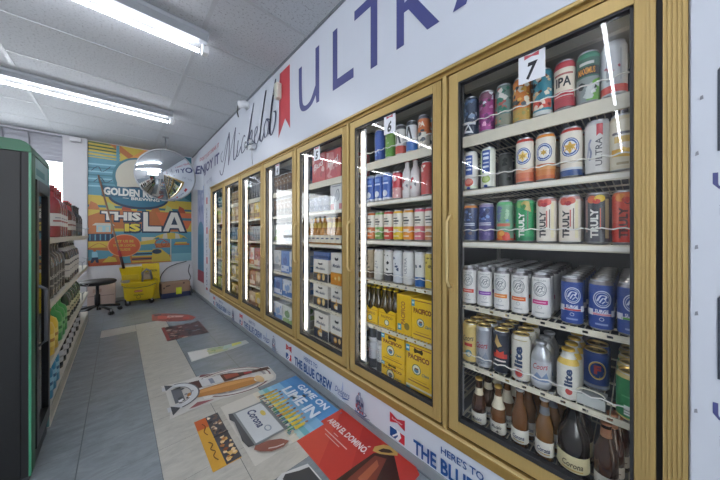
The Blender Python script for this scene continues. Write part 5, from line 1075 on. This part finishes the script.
# ------------------------------------------------------------------ stool, mop bucket, boxes by the back wall
st = empty('rolling_stool', (-.225, 5.32, 0), label='black round rolling stool near the end of the gondola shelves', cat='stool')
SB = mat('232428', .5)
MB().lathe([(.0001, .425), (.15, .425), (.195, .44), (.205, .455), (.203, .475), (.185, .488), (.0001, .492)], SB, 36).obj('seat', st)
MB().lathe([(.03, .10), (.03, .28), (.018, .285), (.018, .42), (.05, .425)], mat('2d2e32', .4, .3), 16).obj('gas_column', st)
b = MB()
for k in range(5):
    a = .3 + 2 * PI * k / 5; d = Vector((math.cos(a), math.sin(a), 0)); e = Vector((-d.y, d.x, 0))
    pts = [(d * .02 + Vector((0, 0, .115))), (d * .13 + Vector((0, 0, .10))), (d * .25 + Vector((0, 0, .075)))]
    b.tube(pts, .017, SB, 8)
b.obj('star_base', st)
for k in range(5):
    a = .3 + 2 * PI * k / 5; x, y = .25 * math.cos(a), .25 * math.sin(a)
    c = MB(); 
    for s in (-.014, .014): c.lathe([(.006, -.009), (.026, -.009), (.028, 0), (.026, .009), (.006, .009)], mat('18191b', .4), 14, (x + s * math.sin(a), y - s * math.cos(a), .028), M=Matrix.Rotation(a, 4, 'Z') @ Matrix.Rotation(PI / 2, 4, 'X'))
    c.lathe([(.008, .03), (.008, .085)], STEEL, 8, (x, y, 0)); c.obj('caster', st)

mbk = empty('mop_bucket', (.255, 5.66, 0), label='yellow mop bucket with wringer on casters below the mural', cat='mop bucket')
YM = mat('e6c81f', .4, 0, .05, 10); YD = mat('cdb01a', .4)
def loft(rings, m, mb):
    n = len(rings[0]); v = [p for r in rings for p in r]
    f = [[k * n + i, k * n + (i + 1) % n, (k + 1) * n + (i + 1) % n, (k + 1) * n + i] for k in range(len(rings) - 1) for i in range(n)]
    return mb.add(v, f + [list(range(n))[::-1]], m)
def rrect(hx, hy, z, r=.04, cx=0, cy=0):
    o = []
    for sx, sy, a0 in ((1, 1, 0), (-1, 1, 90), (-1, -1, 180), (1, -1, 270)):
        for k in range(4):
            a = math.radians(a0 + 30 * k); o.append((cx + sx * (hx - r) + r * math.cos(a), cy + sy * (hy - r) + r * math.sin(a), z))
    return o
b = MB(); loft([rrect(.165, .12, .075), rrect(.175, .13, .10), rrect(.20, .15, .33), rrect(.225, .17, .335), rrect(.228, .172, .375), rrect(.212, .157, .378), rrect(.19, .14, .12)], YM, b)
b.deco([R(-.07, .03, .215, .245, 'c9563a'), R(-.065, .025, .225, .235, 'e6b5a0'), T('CAUTION', -.02, .17, .12, .024, '6a5a1a', 0, .03), RG(-.02, .135, .03, .03, .006, '8a7520', 16)], lambda x, y, l: (x, -.137 - (y - .10) * .087 - l - .004, y), .0004, .0002, None, ink)
b.obj('bucket_body', mbk)
w_ = MB(); loft([rrect(.12, .11, .33, .03, -.09), rrect(.125, .115, .50, .03, -.10), rrect(.14, .13, .58, .03, -.105), rrect(.145, .135, .605, .03, -.105), rrect(.125, .115, .60, .03, -.105), rrect(.11, .10, .40, .03, -.095)], YM, w_); w_.box(-.22, -.02, -.128, -.118, .42, .50, YD, .004).obj('wringer', mbk)
g_ = MB().tube([(.03, -.13, .36), (.03, -.14, .52), (.08, -.14, .575), (.13, -.14, .54), (.15, -.14, .40)], .016, mat('8f9096', .4, .4), 8).box(.03, .15, -.10, .10, .40, .50, mat('b5a28a', .5), .01); g_.obj('wringer_lever', mbk)
q = MB().tube([(.20, -.16, .33), (.1, -.19, .30), (-.05, -.195, .29), (-.18, -.19, .31), (-.22, -.15, .34)], .005, mat('6a6440', .4)); q.obj('carry_handle', mbk)
for sx in (-1, 1):
    for sy in (-1, 1):
        c = MB(); x, y = .15 * sx, .11 * sy
        c.lathe([(.008, -.012), (.034, -.012), (.037, 0), (.034, .012), (.008, .012)], mat('1c1c1e', .5), 16, (x, y, .037), M=Matrix.Rotation(.4 * sx, 4, 'Z') @ Matrix.Rotation(PI / 2, 4, 'X')); c.box(x - .012, x + .012, y - .018, y + .018, .05, .08, STEEL); c.obj('caster', mbk)
sg = empty('wet_floor_sign', (.42, 5.93, 0), label='yellow folding wet floor sign standing behind the mop bucket', cat='sign')
for s, nm in ((-1, 'front_leaf'), (1, 'back_leaf')):
    b = MB(); lean = .05
    b.add([(-.13, s * .065 - .004, 0), (.13, s * .065 - .004, 0), (.12, s * .012 - .004, .63), (-.12, s * .012 - .004, .63), (-.13, s * .065 + .004, 0), (.13, s * .065 + .004, 0), (.12, s * .012 + .004, .63), (-.12, s * .012 + .004, .63)], [[0, 1, 2, 3], [7, 6, 5, 4], [0, 4, 5, 1], [1, 5, 6, 2], [2, 6, 7, 3], [3, 7, 4, 0]], YM)
    if s < 0: b.deco([T('CAUTION', 0, .50, .17, .04, '4a4420', 0, .03), PG([(-.08, .28), (.08, .28), (0, .42)], '5a5220'), PG([(-.055, .295), (.055, .295), (0, .39)], 'e6c81f')], lambda x, y, l: (x, -.069 + .053 / .63 * y - l, y), .0006, .0003, None, ink)
    b.obj(nm, sg)
mp = empty('mop', (.03, 5.60, .45), label='mop with a brown handle leaning from the yellow wringer against the mural', cat='mop')
h0, h1 = Vector((.06, 0, 0)), Vector((-.275, .46, 1.68)); dv = (h1 - h0)
MB().tube([h0, h0 + dv * .5, h1], .0125, mat('8a6a55', .5), 10).obj('handle', mp)
MB().tube([h0 + dv * .09, h0 + dv * .22], .018, mat('3a2326', .5), 10).tube([h0 + dv * .2, h0 + dv * .26], .019, mat('a8323a', .5), 10).obj('grip', mp)
MB().lathe([(.015, .03), (.05, .0), (.07, -.05), (.05, -.10)], mat('a9a397', .9, 0, .2, 30, .6), 16, tuple(h0)).obj('mop_head', mp)

bx = empty('cardboard_box', (.77, 5.87, 0), label='brown cardboard box with navy base and yellow note under the mural', cat='box')
CB = mat('a98a72', .8, 0, .08, 12)
b = MB().box(-.215, .215, -.13, .13, .085, .265, CB, .004).box(-.217, .217, -.132, .132, .0, .088, mat('2f3a5c', .6), .003); b.deco([PG([(-.16, .20), (-.08, .215), (-.10, .235), (-.15, .23)], '6a5648'), R(.10, .13, .235, .255, '3a302a'), R(-.19, -.17, .17, .2, '55463c')], lambda x, y, l: (x, -.1305 - l, y), .0004, .0003, None, ink); b.obj('carton_body', bx)
b = MB(); b.grid(lambda u, v: (-.005 + .085 * u, -.1335 - .012 * (1 - v) ** 2, .055 + .12 * v), 2, 5, mat('e3ea3a', .6)); b.obj('sticky_note', bx, label='bright yellow note')
pbx = MB().box(-.36, -.04, 5.86, 6.08, 0, .34, mat('c9b3aa', .8, 0, .08, 10), .004); pbx.deco([R(-.35, -.05, .16, .172, 'a08a82'), R(-.30, -.20, .22, .28, 'b5958a')], lambda x, y, l: (x, 5.86 - l, y), .0004, .0003, None, ink); pbx.obj('cardboard_box', label='pale pinkish cardboard box against the wall behind the stool', cat='box')
MB().tube(catmull([(.545, 5.72, .006), (.535, 5.80, .15), (.56, 5.95, .36), (.66, 6.04, .50), (.80, 6.07, .57), (.92, 6.07, .60), (.98, 6.06, .62)], 6), .008, mat('4a4c50', .5), 8).obj('power_cable', label='dark cable looping up the wall beside the cardboard box', cat='cable')
MB().tube(catmull([(1.03, 6.05, .55), (1.01, 6.05, .42), (1.04, 6.03, .30), (1.0, 6.0, .2), (1.04, 5.98, .1), (1.03, 5.9, .012), (1.0, 5.7, .01)], 6), .009, mat('6a6c70', .5), 8).obj('power_cable', label='grey cables tangled down the corner right of the cardboard box', cat='cable')
EXPO = 1.0

# ------------------------------------------------------------------ camera and render settings
cam = bpy.data.cameras.new('camera'); co = bpy.data.objects.new('camera', cam); COL.objects.link(co)
co.location = (0, 0, 1.16); co.rotation_euler = (PI / 2, 0, -math.atan(241.3 / 257))
cam.sensor_width = 36; cam.lens = 257 / 720 * 36; cam.shift_y = -6.2 / 720; cam.clip_start = .02
SC.camera = co
wd = bpy.data.worlds.new('daylight'); SC.world = wd; wd.use_nodes = True
bg = wd.node_tree.nodes['Background']; bg.inputs[0].default_value = (.93, .97, 1, 1); bg.inputs[1].default_value = 3.5
SC.view_settings.view_transform = 'Standard'; SC.view_settings.look = 'None'; SC.view_settings.gamma = 1; SC.view_settings.use_curve_mapping = False
SC.view_settings.exposure = EXPO
SC.cycles.use_denoising = True
SC.cycles.max_bounces = 10; SC.cycles.transparent_max_bounces = 24; SC.cycles.glossy_bounces = 5
SC.cycles.sample_clamp_indirect = 6
